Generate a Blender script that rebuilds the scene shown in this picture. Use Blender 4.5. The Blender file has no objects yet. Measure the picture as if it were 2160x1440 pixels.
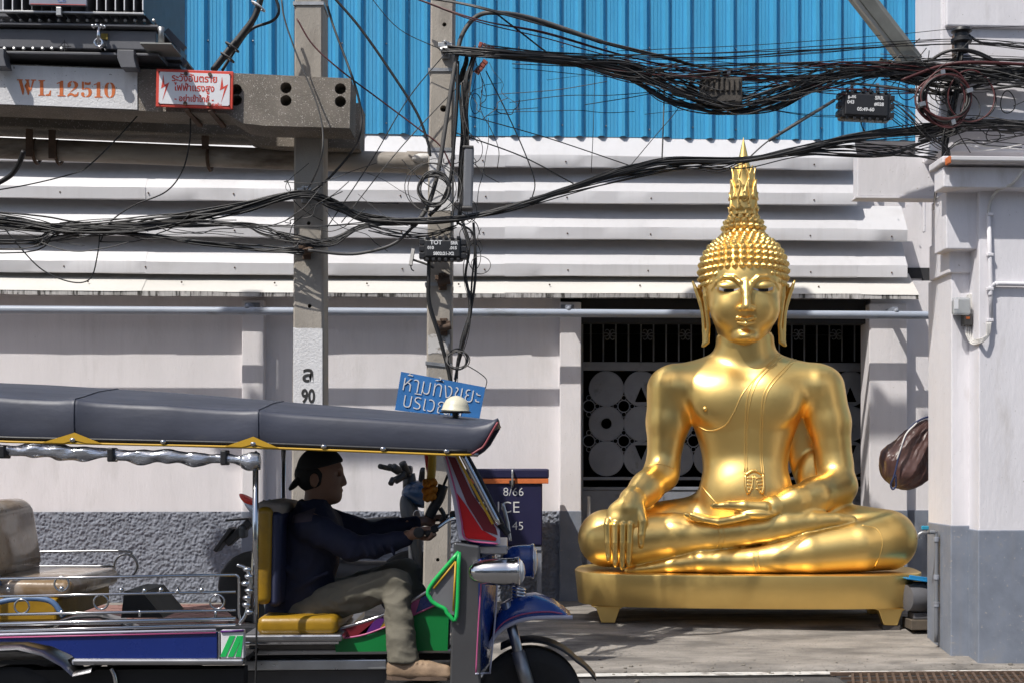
import bpy, bmesh, math, random
import numpy as np
from mathutils import Vector, Matrix, noise
from mathutils.bvhtree import BVHTree
random.seed(7); RNG = np.random.default_rng(7)
R = math.radians
SC = bpy.context.scene
COL = SC.collection

# ------------------------------------------------------------------ camera
CAMP = Vector((0, -12, 1.27)); FP = 2760.0; YAW = R(3.0)
HX = 1080 + FP*math.tan(YAW); HY = 973.0
cam_d = bpy.data.cameras.new('camera'); cam = bpy.data.objects.new('camera', cam_d); COL.objects.link(cam)
cam.location = CAMP; cam.rotation_euler = (R(90), 0, -YAW)
cam_d.sensor_width = 36; cam_d.lens = FP*36/2160
cam_d.shift_x = -(HX-1080)/2160; cam_d.shift_y = (HY-720)/2160
cam_d.clip_end = 500; cam_d.clip_start = .05
SC.camera = cam
# ------------------------------------------------------------------ sky, sun, exposure
SUN = Vector((1.0, 1.0, -2.0)).normalized()
elev = math.asin(-SUN.z); az = math.atan2(-SUN.x, -SUN.y)      # azimuth of the sun measured from +Y towards +X
w = bpy.data.worlds.new('World'); SC.world = w; w.use_nodes = True
nt = w.node_tree; bg = nt.nodes['Background']
sky = nt.nodes.new('ShaderNodeTexSky'); sky.sky_type = 'NISHITA'; sky.sun_disc = False
sky.sun_elevation = elev; sky.sun_rotation = az; sky.air_density = 1.0; sky.dust_density = 2.0; sky.ozone_density = 1.0
nt.links.new(sky.outputs[0], bg.inputs[0]); bg.inputs[1].default_value = 0.118
sd = bpy.data.lights.new('sun', 'SUN'); sd.energy = 4.6; sd.angle = R(0.5); sd.color = (1, .965, .91)
so = bpy.data.objects.new('sun', sd); COL.objects.link(so); so.rotation_euler = SUN.to_track_quat('-Z', 'Y').to_euler(); so.location = (-6, -8, 14)
SC.view_settings.view_transform = 'Standard'; SC.view_settings.look = 'None'; SC.view_settings.gamma = 1
SC.view_settings.exposure = -0.03
SC.render.engine = 'CYCLES'; SC.cycles.use_denoising = True; SC.cycles.max_bounces = 8; SC.cycles.adaptive_threshold = .03
SC.cycles.sample_clamp_indirect = 6

# ------------------------------------------------------------------ helpers
FWD = Vector((math.sin(YAW), math.cos(YAW), 0)); RGT = Vector((math.cos(YAW), -math.sin(YAW), 0))
def P(px, py, Y):
    """world point on the plane y=Y that the photograph shows at (px,py)"""
    d = FWD + RGT*((px-HX)/FP) + Vector((0, 0, (HY-py)/FP))
    return CAMP + d*((Y-CAMP.y)/d.y)
def PXM(px, Y):
    """metres per photograph pixel there"""
    return (P(px, HY, Y)-CAMP).dot(FWD)/FP

def tag(o, label=None, cat=None, group=None, kind=None):
    if label: o['label'] = label
    if cat: o['category'] = cat
    if group: o['group'] = group
    if kind: o['kind'] = kind
    return o
def thing(name, label, cat, loc=(0, 0, 0), group=None, rz=0):
    o = bpy.data.objects.new(name, None); COL.objects.link(o); o.empty_display_size = .1
    o.location = loc; o.rotation_euler = (0, 0, rz)
    return tag(o, label, cat, group)
def link(name, me, mat=None, parent=None, local=False, smooth=None, bevel=0):
    o = bpy.data.objects.new(name, me); COL.objects.link(o)
    if mat is not None and not me.materials:
        for m in (mat if isinstance(mat, (list, tuple)) else [mat]): me.materials.append(m)
    if smooth is not None:
        me.polygons.foreach_set('use_smooth', [smooth]*len(me.polygons))
        if smooth == 2: me.polygons.foreach_set('use_smooth', [True]*len(me.polygons))
    if parent is not None:
        o.parent = parent
        if parent.type == 'EMPTY' and not local:
            o.matrix_parent_inverse = (Matrix.Translation(parent.location) @ parent.rotation_euler.to_matrix().to_4x4()).inverted()
    if bevel >= .028: me.polygons.foreach_set('use_smooth', [True]*len(me.polygons))
    if bevel:
        b = o.modifiers.new('bevel', 'BEVEL'); b.width = bevel; b.segments = 2 if bevel < .028 else 6; b.limit_method = 'ANGLE'; b.angle_limit = R(35)
    return o

class MB:
    def __init__(s): s.v = []; s.f = []; s.m = []; s.mi = 0
    def _add(s, vs, fs):
        n = len(s.v); s.v += [tuple(v) for v in vs]; s.f += [tuple(i+n for i in f) for f in fs]; s.m += [s.mi]*len(fs)
    def box(s, c, d, rot=None, taper=1.0):
        c = Vector(c); hx, hy, hz = d[0]/2, d[1]/2, d[2]/2
        vs = [Vector((sx*hx*(taper if sz > 0 else 1), sy*hy*(taper if sz > 0 else 1), sz*hz)) for sz in (-1, 1) for sy in (-1, 1) for sx in (-1, 1)]
        if rot is not None: vs = [rot @ v for v in vs]
        s._add([v+c for v in vs], [(0, 2, 3, 1), (4, 5, 7, 6), (0, 1, 5, 4), (2, 6, 7, 3), (0, 4, 6, 2), (1, 3, 7, 5)])
        return s
    def box2(s, a, b):
        a = Vector(a); b = Vector(b); lo = Vector(map(min, a, b)); hi = Vector(map(max, a, b))
        return s.box((lo+hi)/2, hi-lo)
    def beam(s, a, b, wd, ht, up=(0, 0, 1)):
        a = Vector(a); b = Vector(b); z = (b-a); L = z.length; z.normalize(); u = Vector(up)
        x = u.cross(z)
        if x.length < 1e-4: x = Vector((1, 0, 0)).cross(z)
        x.normalize(); y = z.cross(x); M3 = Matrix((x, y, z)).transposed()
        return s.box((a+b)/2, (wd, ht, L), M3)
    def tube(s, pts, r, n=8, caps=True, closed=False):
        pts = [Vector(p) for p in pts]; N = len(pts)
        rr = r if hasattr(r, '__len__') else [r]*N
        vs = []; fs = []; nrm = None
        for i, p in enumerate(pts):
            if closed: t = pts[(i+1) % N]-pts[i-1]
            else: t = pts[min(i+1, N-1)]-pts[max(i-1, 0)]
            if t.length < 1e-9: t = Vector((0, 0, 1))
            t.normalize()
            if nrm is None:
                nrm = Vector((0, 0, 1)).cross(t)
                if nrm.length < .1: nrm = Vector((0, 1, 0)).cross(t)
                nrm.normalize()
            else:
                nrm = (nrm-t*nrm.dot(t))
                if nrm.length < 1e-6: nrm = Vector((1, 0, 0)).cross(t)
                nrm.normalize()
            b = t.cross(nrm)
            for k in range(n):
                a = 2*math.pi*k/n; vs.append(p+(nrm*math.cos(a)+b*math.sin(a))*rr[i])
        M_ = N if closed else N-1
        for i in range(M_):
            j = (i+1) % N
            for k in range(n): fs.append((i*n+k, i*n+(k+1) % n, j*n+(k+1) % n, j*n+k))
        if caps and not closed:
            fs.append(tuple(range(n))[::-1]); fs.append(tuple((N-1)*n+k for k in range(n)))
        s._add(vs, fs); return s
    def lathe(s, prof, c=(0, 0, 0), n=24, axis=None, rot=None):
        """prof: (radius, height) pairs about axis z, turned by rot and moved to c"""
        c = Vector(c); vs = []; fs = []
        if axis is not None: rot = Vector((0, 0, 1)).rotation_difference(Vector(axis)).to_matrix()
        for (r, h) in prof:
            for k in range(n):
                a = 2*math.pi*k/n; v = Vector((r*math.cos(a), r*math.sin(a), h))
                vs.append((rot @ v if rot is not None else v)+c)
        for i in range(len(prof)-1):
            for k in range(n): fs.append((i*n+k, i*n+(k+1) % n, (i+1)*n+(k+1) % n, (i+1)*n+k))
        if prof[0][0] > 1e-6: fs.append(tuple(range(n))[::-1])
        if prof[-1][0] > 1e-6: fs.append(tuple((len(prof)-1)*n+k for k in range(n)))
        s._add(vs, fs); return s
    def cyl(s, a, b, r, n=12): return s.tube([a, b], r, n)
    def prism(s, poly, off):
        """poly: list of 3D points of a planar outline, swept by the vector off"""
        n = len(poly); off = Vector(off); vs = [Vector(p) for p in poly]; vs += [v+off for v in vs]
        s._add(vs, [tuple(range(n)), tuple(range(n, 2*n))[::-1]]+[(i, i+n, (i+1) % n+n, (i+1) % n) for i in range(n)]); return s
    def loft(s, rows, closed=False, caps=False):
        n = len(rows[0]); vs = [v for r in rows for v in r]; fs = []
        for i in range(len(rows)-1):
            for k in range(n if closed else n-1): fs.append((i*n+k, i*n+(k+1) % n, (i+1)*n+(k+1) % n, (i+1)*n+k))
        if caps: fs.append(tuple(range(n))[::-1]); fs.append(tuple((len(rows)-1)*n+k for k in range(n)))
        s._add(vs, fs); return s
    def torus(s, c, r1, r2, axis=(0, 1, 0), n=24, m=6):
        q = Vector((0, 0, 1)).rotation_difference(Vector(axis)); c = Vector(c)
        return s.tube([c+(q @ Vector((r1*math.cos(2*math.pi*k/n), r1*math.sin(2*math.pi*k/n), 0))) for k in range(n)], r2, m, closed=True)
    def sphere(s, c, r, n=12, sc=(1, 1, 1), rot=None):
        c = Vector(c); m = max(4, n//2); vs = []; fs = []
        for i in range(m+1):
            t = math.pi*i/m
            for k in range(n):
                a = 2*math.pi*k/n; v = Vector((math.sin(t)*math.cos(a)*sc[0], math.sin(t)*math.sin(a)*sc[1], -math.cos(t)*sc[2]))*r
                vs.append((rot @ v if rot is not None else v)+c)
        for i in range(m):
            for k in range(n): fs.append((i*n+k, i*n+(k+1) % n, (i+1)*n+(k+1) % n, (i+1)*n+k))
        s._add(vs, fs); return s
    def mesh(s, name):
        me = bpy.data.meshes.new(name); me.from_pydata(s.v, [], s.f); me.update()
        if any(s.m): me.polygons.foreach_set('material_index', s.m)
        return me
    def build(s, name, mat=None, parent=None, smooth=False, bevel=0, local=False):
        me = s.mesh(name)
        bm = bmesh.new(); bm.from_mesh(me); bmesh.ops.remove_doubles(bm, verts=bm.verts, dist=1e-5); bmesh.ops.recalc_face_normals(bm, faces=bm.faces); bm.to_mesh(me); bm.free()
        o = link(name, me, mat, parent, local, bool(smooth), bevel)
        if smooth == 'auto': autosmooth(o)
        return o
def autosmooth(o, ang=40):
    me = o.data
    me.polygons.foreach_set('use_smooth', [True]*len(me.polygons))
    bm = bmesh.new(); bm.from_mesh(me); c = math.cos(R(ang))
    for e in bm.edges:
        if len(e.link_faces) == 2 and e.link_faces[0].normal.dot(e.link_faces[1].normal) < c: e.smooth = False
    bm.to_mesh(me); bm.free()

def crom(pts, k=8):
    """Catmull-Rom through the points"""
    pts = [Vector(p) for p in pts]
    if len(pts) < 3:
        return [pts[0].lerp(pts[-1], i/k) for i in range(k+1)]
    out = []; Q = [pts[0]*2-pts[1]]+pts+[pts[-1]*2-pts[-2]]
    for i in range(1, len(Q)-2):
        a, b, c, d = Q[i-1:i+3]
        for j in range(k):
            t = j/k; out.append(.5*((2*b)+(c-a)*t+(2*a-5*b+4*c-d)*t*t+(3*b-a-3*c+d)*t*t*t))
    out.append(pts[-1]); return out

# ------------------------------------------------------------------ text
def text(name, body, size, mat, parent, origin, right=(1, 0, 0), up=(0, 0, 1), extrude=.0006, align='CENTER', xs=1.0, bold=0.0, space=1.0):
    cu = bpy.data.curves.new(name, 'FONT'); cu.body = body; cu.size = size; cu.align_x = align; cu.align_y = 'CENTER'
    cu.extrude = extrude; cu.offset = bold; cu.space_character = space; cu.resolution_u = 4
    tmp = bpy.data.objects.new('tmp', cu); COL.objects.link(tmp)
    dg = bpy.context.evaluated_depsgraph_get(); me = bpy.data.meshes.new_from_object(tmp.evaluated_get(dg))
    bpy.data.objects.remove(tmp); bpy.data.curves.remove(cu)
    r = Vector(right).normalized(); u = Vector(up).normalized(); n = r.cross(u)
    Mx = Matrix.Translation(Vector(origin)) @ Matrix((r*xs, u, n)).transposed().to_4x4()
    me.transform(Mx); me.materials.clear(); me.name = name
    return link(name, me, mat, parent)

# ------------------------------------------------------------------ materials
def M(name, col, rough=.6, metal=0.0, var=.12, vscale=3.0, bump=0.0, bscale=60.0, stretch=(1, 1, 1), col2=None, mask=(.45, .7), m2scale=6.0, rvar=.1, spec=.5, coat=0, speck=None, streak=0, alpha=1, trans=0, detail=6):
    m = bpy.data.materials.new(name); m.use_nodes = True; t = m.node_tree; N = t.nodes; L = t.links
    b = N['Principled BSDF']; b.inputs['Roughness'].default_value = rough; b.inputs['Metallic'].default_value = metal
    b.inputs['Specular IOR Level'].default_value = spec
    if coat: b.inputs['Coat Weight'].default_value = coat; b.inputs['Coat Roughness'].default_value = .08
    if trans: b.inputs['Transmission Weight'].default_value = trans
    if alpha < 1: b.inputs['Alpha'].default_value = alpha
    tc = N.new('ShaderNodeTexCoord'); mp = N.new('ShaderNodeMapping'); mp.inputs['Scale'].default_value = stretch
    L.new(tc.outputs['Object'], mp.inputs[0])
    def nz(scale, det=detail, rgh=.6):
        n = N.new('ShaderNodeTexNoise'); n.inputs['Scale'].default_value = scale; n.inputs['Detail'].default_value = det; n.inputs['Roughness'].default_value = rgh
        L.new(mp.outputs[0], n.inputs['Vector']); return n
    def ramp(src, a, c):
        r = N.new('ShaderNodeMapRange'); r.inputs['From Min'].default_value = a; r.inputs['From Max'].default_value = c; L.new(src, r.inputs['Value']); return r.outputs[0]
    def mix(fac, a, c, kind='MIX'):
        x = N.new('ShaderNodeMix'); x.data_type = 'RGBA'; x.blend_type = kind
        if isinstance(fac, float): x.inputs[0].default_value = fac
        else: L.new(fac, x.inputs[0])
        for i, q in ((6, a), (7, c)):
            if isinstance(q, tuple): x.inputs[i].default_value = (*q[:3], 1)
            else: L.new(q, x.inputs[i])
        return x.outputs[2]
    n1 = nz(vscale); f1 = ramp(n1.outputs[0], .3, .7)
    lo = tuple(c*(1-var) for c in col); hi = tuple(min(1, c*(1+var*.6)) for c in col)
    c = mix(f1, lo, hi)
    if col2 is not None:
        n2 = nz(m2scale); c = mix(ramp(n2.outputs[0], *mask), c, col2)
    if streak:                       # vertical rain marks
        m3 = N.new('ShaderNodeMapping'); m3.inputs['Scale'].default_value = (9, 9, .55); L.new(tc.outputs['Object'], m3.inputs[0])
        n5 = N.new('ShaderNodeTexNoise'); n5.inputs['Scale'].default_value = 1.6; n5.inputs['Detail'].default_value = 7; n5.inputs['Roughness'].default_value = .65; L.new(m3.outputs[0], n5.inputs['Vector'])
        n6 = nz(.9); mm = N.new('ShaderNodeMath'); mm.operation = 'MULTIPLY'; L.new(ramp(n5.outputs[0], .5, .72), mm.inputs[0]); L.new(ramp(n6.outputs[0], .35, .65), mm.inputs[1])
        m4 = N.new('ShaderNodeMath'); m4.operation = 'MULTIPLY'; m4.inputs[1].default_value = streak; L.new(mm.outputs[0], m4.inputs[0])
        c = mix(m4.outputs[0], c, (.30, .275, .25))
    if speck is not None:            # (colour, scale, threshold)
        v = N.new('ShaderNodeTexNoise'); v.inputs['Scale'].default_value = speck[1]; v.inputs['Detail'].default_value = 2; L.new(tc.outputs['Object'], v.inputs['Vector'])
        c = mix(ramp(v.outputs[0], speck[2], speck[2]+.06), c, speck[0])
    L.new(c, b.inputs['Base Color'])
    if rvar:
        n3 = nz(vscale*2.3); r = N.new('ShaderNodeMapRange'); r.inputs['To Min'].default_value = max(.02, rough-rvar); r.inputs['To Max'].default_value = min(1, rough+rvar)
        L.new(n3.outputs[0], r.inputs['Value']); L.new(r.outputs[0], b.inputs['Roughness'])
    if bump:
        n4 = nz(bscale, 4); bp = N.new('ShaderNodeBump'); bp.inputs['Strength'].default_value = bump; bp.inputs['Distance'].default_value = .01
        L.new(n4.outputs[0], bp.inputs['Height']); L.new(bp.outputs[0], b.inputs['Normal'])
    return m

m_white = M('white_paint', (.78, .745, .75), .75, var=.06, vscale=2.6, bump=.22, bscale=30, col2=(.62, .59, .575), mask=(.56, .8), m2scale=2.4, stretch=(1.6, 1, .5), speck=((.55, .52, .5), 55, .71), detail=9, streak=.17)
m_white2 = M('white_paint_right', (.74, .72, .745), .75, var=.07, vscale=2.5, bump=.3, bscale=26, col2=(.56, .53, .515), mask=(.6, .78), m2scale=3, stretch=(1.3, 1, .45), speck=((.45, .43, .41), 48, .72), detail=9, streak=.24)
m_grey_skirt = M('grey_roughcast', (.225, .24, .28), .85, var=.18, vscale=9, bump=.5, bscale=70)
m_grey_flat = M('grey_skirting_paint', (.205, .23, .28), .7, var=.2, vscale=5, streak=.35, speck=((.32, .31, .3), 40, .68), detail=9, bump=.12, bscale=40, col2=(.22, .22, .22), mask=(.6, .8), m2scale=5)
m_sheet = M('white_metal_sheet', (.63, .62, .63), .42, streak=.22, var=.07, vscale=1.3, stretch=(.5, 1, 1), bump=.03, bscale=3, col2=(.5, .485, .48), mask=(.58, .85), m2scale=2.0)
m_eave = M('eave_sheet', (.64, .615, .57), .5, var=.09, vscale=2, stretch=(.4, 1, 1), col2=(.6, .56, .5), mask=(.6, .85))
m_rust = M('stained_strip', (.5, .48, .46), .8, var=.3, vscale=14, stretch=(2.5, 1, .35), col2=(.05, .045, .04), mask=(.5, .62), m2scale=13)
m_blue = M('blue_metal_sheet', (.06, .35, .60), .38, var=.16, streak=.10, vscale=1.6, stretch=(1.5, 1, .35), col2=(.045, .27, .50), mask=(.55, .8), m2scale=3, bump=.05, bscale=4)
m_conc = M('concrete', (.39, .35, .30), .85, var=.25, vscale=3.5, bump=.35, bscale=120, col2=(.22, .195, .165), mask=(.55, .75), m2scale=5, stretch=(1, 1, .45), speck=((.46, .43, .38), 260, .66))
m_conc_dark = M('exposed_aggregate', (.235, .205, .17), .9, var=.3, vscale=4, bump=.8, bscale=150, speck=((.5, .46, .41), 120, .62))
m_conc_white = M('white_painted_concrete', (.72, .71, .71), .8, streak=.3, var=.1, vscale=5, bump=.4, bscale=70, speck=((.2, .18, .16), 42, .69), col2=(.5, .46, .42), mask=(.64, .8), m2scale=8)
m_apron = M('apron_concrete', (.30, .272, .24), .85, var=.42, vscale=3.6, bump=.6, bscale=60, col2=(.115, .105, .095), mask=(.46, .66), m2scale=3.4, stretch=(.5, 1.6, 1), speck=((.12, .11, .10), 60, .64), detail=10)
m_road = M('asphalt', (.085, .08, .077), .9, var=.3, vscale=3, bump=.6, bscale=160, speck=((.3, .28, .26), 190, .66))
m_line = M('road_paint', (.62, .6, .56), .8, var=.2, vscale=5, col2=(.25, .23, .21), mask=(.52, .66), m2scale=9, bump=.3, bscale=90)
m_brick = M('red_paver', (.28, .15, .125), .85, var=.3, vscale=6, bump=.3, bscale=80)
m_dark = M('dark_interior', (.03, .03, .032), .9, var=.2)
m_gate = M('gate_paint', (.25, .268, .31), .55, var=.18, vscale=4, bump=.05, bscale=30, col2=(.13, .13, .14), mask=(.6, .75))
m_black = M('black_plastic', (.018, .018, .02), .45, var=.2, bump=.1, bscale=80)
m_rubber = M('black_rubber', (.022, .022, .023), .8, var=.25, bump=.2, bscale=60)
m_cable = M('cable_black', (.017, .016, .016), .55, var=.3, vscale=8)
m_cable_g = M('cable_grey', (.10, .095, .09), .6, var=.3, vscale=8)
m_cable_r = M('cable_red', (.085, .02, .02), .5, var=.3, vscale=8)
m_cable_w = M('cable_white', (.6, .58, .55), .6, var=.2, vscale=8)
m_steel = M('galvanised', (.42, .42, .42), .45, .85, var=.25, vscale=10, bump=.1, bscale=50)
m_rusty = M('rusty_steel', (.13, .085, .06), .8, .3, var=.4, vscale=12, bump=.3, bscale=60)
m_tform = M('transformer_paint', (.115, .115, .125), .5, var=.15, vscale=4, bump=.05, bscale=40)
m_pipe_blue = M('rail_paint', (.36, .40, .47), .45, var=.14, vscale=3, col2=(.25, .27, .3), mask=(.6, .72), m2scale=6, stretch=(.6, 1, 1))
m_pvc = M('stained_pipe', (.40, .36, .31), .6, var=.25, vscale=3, stretch=(.6, 1, 2), col2=(.09, .065, .045), mask=(.47, .68), m2scale=2.6)
m_red = M('sign_red', (.62, .055, .03), .5, var=.1)
m_signw = M('sign_white', (.75, .745, .76), .35, var=.06, vscale=6)
m_orange = M('stencil_orange', (.66, .17, .045), .75, var=.2, vscale=14)
m_stencil = M('stencil_black', (.035, .034, .034), .8, var=.2)
m_pale = M('pale_print', (.66, .66, .66), .6, var=.1)
m_signblue = M('blue_board', (.03, .17, .45), .6, var=.14, vscale=6, bump=.1, bscale=30)
m_chrome = M('chrome', (.68, .68, .69), .12, 1.0, var=.06, vscale=6, rvar=.05)
m_inox = M('stainless', (.46, .46, .47), .3, 1.0, var=.1, vscale=5, rvar=.08)
# ================================================================== GROUND
def sheet(name, xs, ys, zf, mat, parent=None):
    vs = [(x, y, zf(x, y)) for y in ys for x in xs]; n = len(xs)
    fs = [(j*n+i, j*n+i+1, (j+1)*n+i+1, (j+1)*n+i) for j in range(len(ys)-1) for i in range(n-1)]
    me = bpy.data.meshes.new(name); me.from_pydata(vs, [], fs); me.update()
    return link(name, me, mat, parent, smooth=True)
tag(sheet('road', [-150, -20, 20, 150], [-150, -20, -3.3, 0, 150], lambda x, y: -.18 if y < -1 else -.6, m_road), 'grey asphalt road surface along the building', None, None, 'structure')
def apz(y): return 0.0 if y > -1.7 else -.16*min(1, (-1.7-y)/1.3)
tag(sheet('pavement', list(np.linspace(-14, 14, 60)), [3.4, .5, 0, -.5, -1, -1.4, -1.7, -2, -2.3, -2.6, -2.9, -3.0, -3.003], lambda x, y: apz(y)+.012*noise.noise((x*.9, y*1.3, 0)) if y > -3.002 else -.19, m_apron), 'stained grey concrete apron sloping to the road', None, None, 'structure')
ln = MB()
xs = np.linspace(-14, 14, 90)
for i in range(89):
    a, b = xs[i], xs[i+1]; e = lambda x: .012*noise.noise((x*3, 1, 0))
    ln._add([(a, -3.2+e(a), -.175), (b, -3.2+e(b), -.175), (b, -3.07+e(b+7), -.175), (a, -3.07+e(a+7), -.175)], [(0, 1, 2, 3)])
tag(ln.build('road_line', m_line), 'worn white painted line along the road edge', None, None, 'structure')
# brick pavers at the foot of the wall, left of the poles
pv = tag(sheet('paving_bed', [-6.4, -2.2], [-1.75, -.42], lambda x, y: .016 , m_conc), 'red brick paving at the foot of the wall', None, None, 'structure')
bm_ = MB().box((0, 0, 0), (.194, .094, .04)).mesh('brick')
bm_.materials.append(m_brick)
nb = 0
for j in range(13):
    for i in range(21):
        x = -6.3+.2*i+(.1 if j % 2 else 0); y = -.47-.1*j
        o = bpy.data.objects.new('brick', bm_); COL.objects.link(o); o.parent = pv
        o.location = (x, y, .008+random.uniform(-.002, .003)); o.rotation_euler = (random.uniform(-.01, .01), random.uniform(-.01, .01), random.uniform(-.008, .008))

pb_ = MB()
for i in range(260):
    x = random.uniform(-5, 4.2); y = random.choice([random.gauss(-3.02, .12), random.gauss(-3.25, .2), random.uniform(-3.0, -.3)]); q = random.uniform(.004, .012)*(1.3 if y < -2.9 else .8)
    pb_.sphere((x, y, (apz(y)+.012*noise.noise((x*.9, y*1.3, 0)) if y > -3 else -.178)+q*.3), q, 5, (random.uniform(.8, 1.6), random.uniform(.8, 1.4), random.uniform(.4, .8)))
tag(pb_.build('grit', M('grit', (.22, .2, .17), .9, var=.4, vscale=20)), 'small grit and pebbles scattered on the apron and kerb', 'grit', None, 'stuff')
# ================================================================== LEFT BUILDING
XL, XR = -6.6, 6.2
GX0, GX1 = P(1226, 900, 0).x, P(1826, 900, 0).x           # gate opening
bld = thing('factory_building', 'white walled factory building with ribbed white sheets and blue cladding above', 'building', (-1, 0, 0))
wl = MB(); wl.box2((XL, 0, -.05), (GX0-.19, .2, 2.95)); wl.build('wall', m_white, bld)
wl = MB(); wl.box2((GX1+.05, 0.002, -.05), (XR, .2, 2.95)); wl.build('wall', m_white, bld)
wl = MB(); wl.box2((XL, .22, 2.952), (XR, .4, 6.3)); wl.build('upper_wall', m_white, bld)
def colm(px0, px1, o, z1=2.72, name='pillar'):
    x0, x1 = P(px0, 900, -o).x, P(px1, 900, -o).x
    q = MB().box2((x0, -o, -.02), (x1, .19, z1)).build(name, m_white, bld, bevel=.008)
    sk = MB().box2((x0-.004, -o-.004, -.02), (x1+.004, .1, .825)).build('painted_skirting', m_grey_flat, q, bevel=.008)
    return q
colm(510, 556, .1); colm(1181, 1226, .1); colm(1834, 1914, .12); colm(-240, -195, .1)
MB().box2((GX1+.06, -.014, -.02), (XR, .05, .82)).build('painted_skirting', m_grey_flat, bld)
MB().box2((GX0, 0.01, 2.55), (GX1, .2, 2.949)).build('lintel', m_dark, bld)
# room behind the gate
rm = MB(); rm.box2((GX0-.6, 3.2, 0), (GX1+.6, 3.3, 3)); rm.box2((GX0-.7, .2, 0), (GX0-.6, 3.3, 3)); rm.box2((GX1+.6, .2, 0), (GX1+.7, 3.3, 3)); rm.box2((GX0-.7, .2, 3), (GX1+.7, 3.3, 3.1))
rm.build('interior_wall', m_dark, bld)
# roughcast skirting with real lumps
def roughcast(x0, x1, z1, h=.0072):
    nx, nz_ = int((x1-x0)/h), int(z1/h)
    X, Z = np.meshgrid(np.linspace(x0, x1, nx), np.linspace(-.02, z1, nz_), indexing='ij')
    D = np.zeros_like(X)
    for rad, amp, dens in ((.021, .013, 330), (.013, .013, 1700), (.009, .008, 3200)):
        n = int(dens*(x1-x0)*z1)
        cx = RNG.uniform(x0, x1, n); cz = RNG.uniform(0, z1, n); k = int(rad/h)+1
        ix = ((cx-x0)/(x1-x0)*(nx-1)).astype(int); iz = ((cz+.02)/(z1+.02)*(nz_-1)).astype(int); a = RNG.uniform(.3, 1, n)*amp
        for q in range(n):
            s = (slice(max(0, ix[q]-k), ix[q]+k+1), slice(max(0, iz[q]-k), iz[q]+k+1))
            rr = ((X[s]-cx[q])**2+(Z[s]-cz[q])**2)/rad**2
            D[s] = np.maximum(D[s], a[q]*np.clip(1-rr, 0, 1)+D[s]*.35*(rr < 1))
    D += RNG.uniform(0, .003, D.shape)
    me = bpy.data.meshes.new('roughcast_skirting')
    V = np.stack([X, -.012-D, Z], -1).reshape(-1, 3)
    i = np.arange((nx-1)*(nz_-1)); a = (i//(nz_-1))*nz_+i % (nz_-1)
    Fq = np.stack([a, a+nz_, a+nz_+1, a+1], 1)
    meshnp(me, V, Fq)
    return link('roughcast_skirting', me, m_grey_skirt, bld, smooth=True)
def meshnp(me, V, Fq):
    n = len(Fq); me.vertices.add(len(V)); me.vertices.foreach_set('co', np.ascontiguousarray(V, dtype=np.float32).ravel())
    me.loops.add(n*4); me.loops.foreach_set('vertex_index', np.ascontiguousarray(Fq, dtype=np.int32).ravel())
    me.polygons.add(n); me.polygons.foreach_set('loop_start', np.arange(0, n*4, 4, dtype=np.int32)); me.polygons.foreach_set('loop_total', np.full(n, 4, dtype=np.int32))
    me.update(calc_edges=True); me.validate()
x510, x556 = P(510, 900, -.1).x, P(556, 900, -.1).x
roughcast(-5.6, x510, .82); roughcast(x556, P(1181, 900, -.1).x, .82)

# white sheets: four courses + eave, three or four sheets each with lapped joints
SEAMS = [-6.6, P(-420, 500, 0).x, P(314, 500, 0).x, P(1065, 500, 0).x, P(1800, 500, 0).x, P(1905, 500, 0).x]
def course(z0, prof, mat, name, seams, zoff=None):
    for k in range(len(seams)-1):
        a, b = seams[k], seams[k+1]; n = max(4, int((b-a)/.12)); rows = []
        for i in range(n+1):
            x = a+(b-a)*i/n+(.004 if i == n else 0); row = []
            for q, (o, z) in enumerate(prof):
                w_ = .010*noise.noise((x*1.1, z0*3+q*1.7, k*9.1))+.004*noise.noise((x*5, z0*3+q, k))
                row.append(Vector((x, -o-.0035*(k % 2)+w_*.5, z0+z+w_*.8+(zoff(x) if zoff else 0))))
            rows.append(row)
        mb = MB(); mb.loft(rows); o = mb.build(name, mat, bld, smooth=False)
        autosmooth(o, 25)
def sag(x): return -.008*math.sin((x+5)*.55)
ZC = [2.955, 3.288, 3.615, 3.94]
CP = [(.112, -.004), (.12, .004), (.123, .105), (.119, .113), (-.07, .36)]
for i, z in enumerate(ZC):
    if i == 3:
        course(z, [(.112, -.004), (.12, .004), (.123, .105), (.119, .113), (.01, .305)], m_sheet, 'white_sheet', SEAMS[:-1], sag)
    else:
        course(z, CP, m_sheet, 'white_sheet', SEAMS if i < 2 else SEAMS[:-1], sag)
course(2.74, [(-.06, .27), (.06, .185), (.246, .045), (.25, .038)], m_eave, 'eave_sheet', SEAMS[:-1]+[P(1920, 500, 0).x], sag)
course(2.74, [(.247, .04), (.247, 0.0), (.2, .0)], m_rust, 'eave_strip', SEAMS[:-1]+[P(1920, 500, 0).x], sag)
# screws on the sheet faces
sc_ = MB()
for z in ZC:
    for x in np.arange(-5.5, 3.6, .75):
        if x < SEAMS[-1]-.05: sc_.sphere((x+random.uniform(-.02, .02), -.126, z+.05), .008, 6)
for x in np.arange(-5.4, 3.2, .82): sc_.sphere((x, -.17, 2.865), .009, 6)
tag(sc_.build('sheet_screws', m_rusty, bld), kind='stuff')
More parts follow.
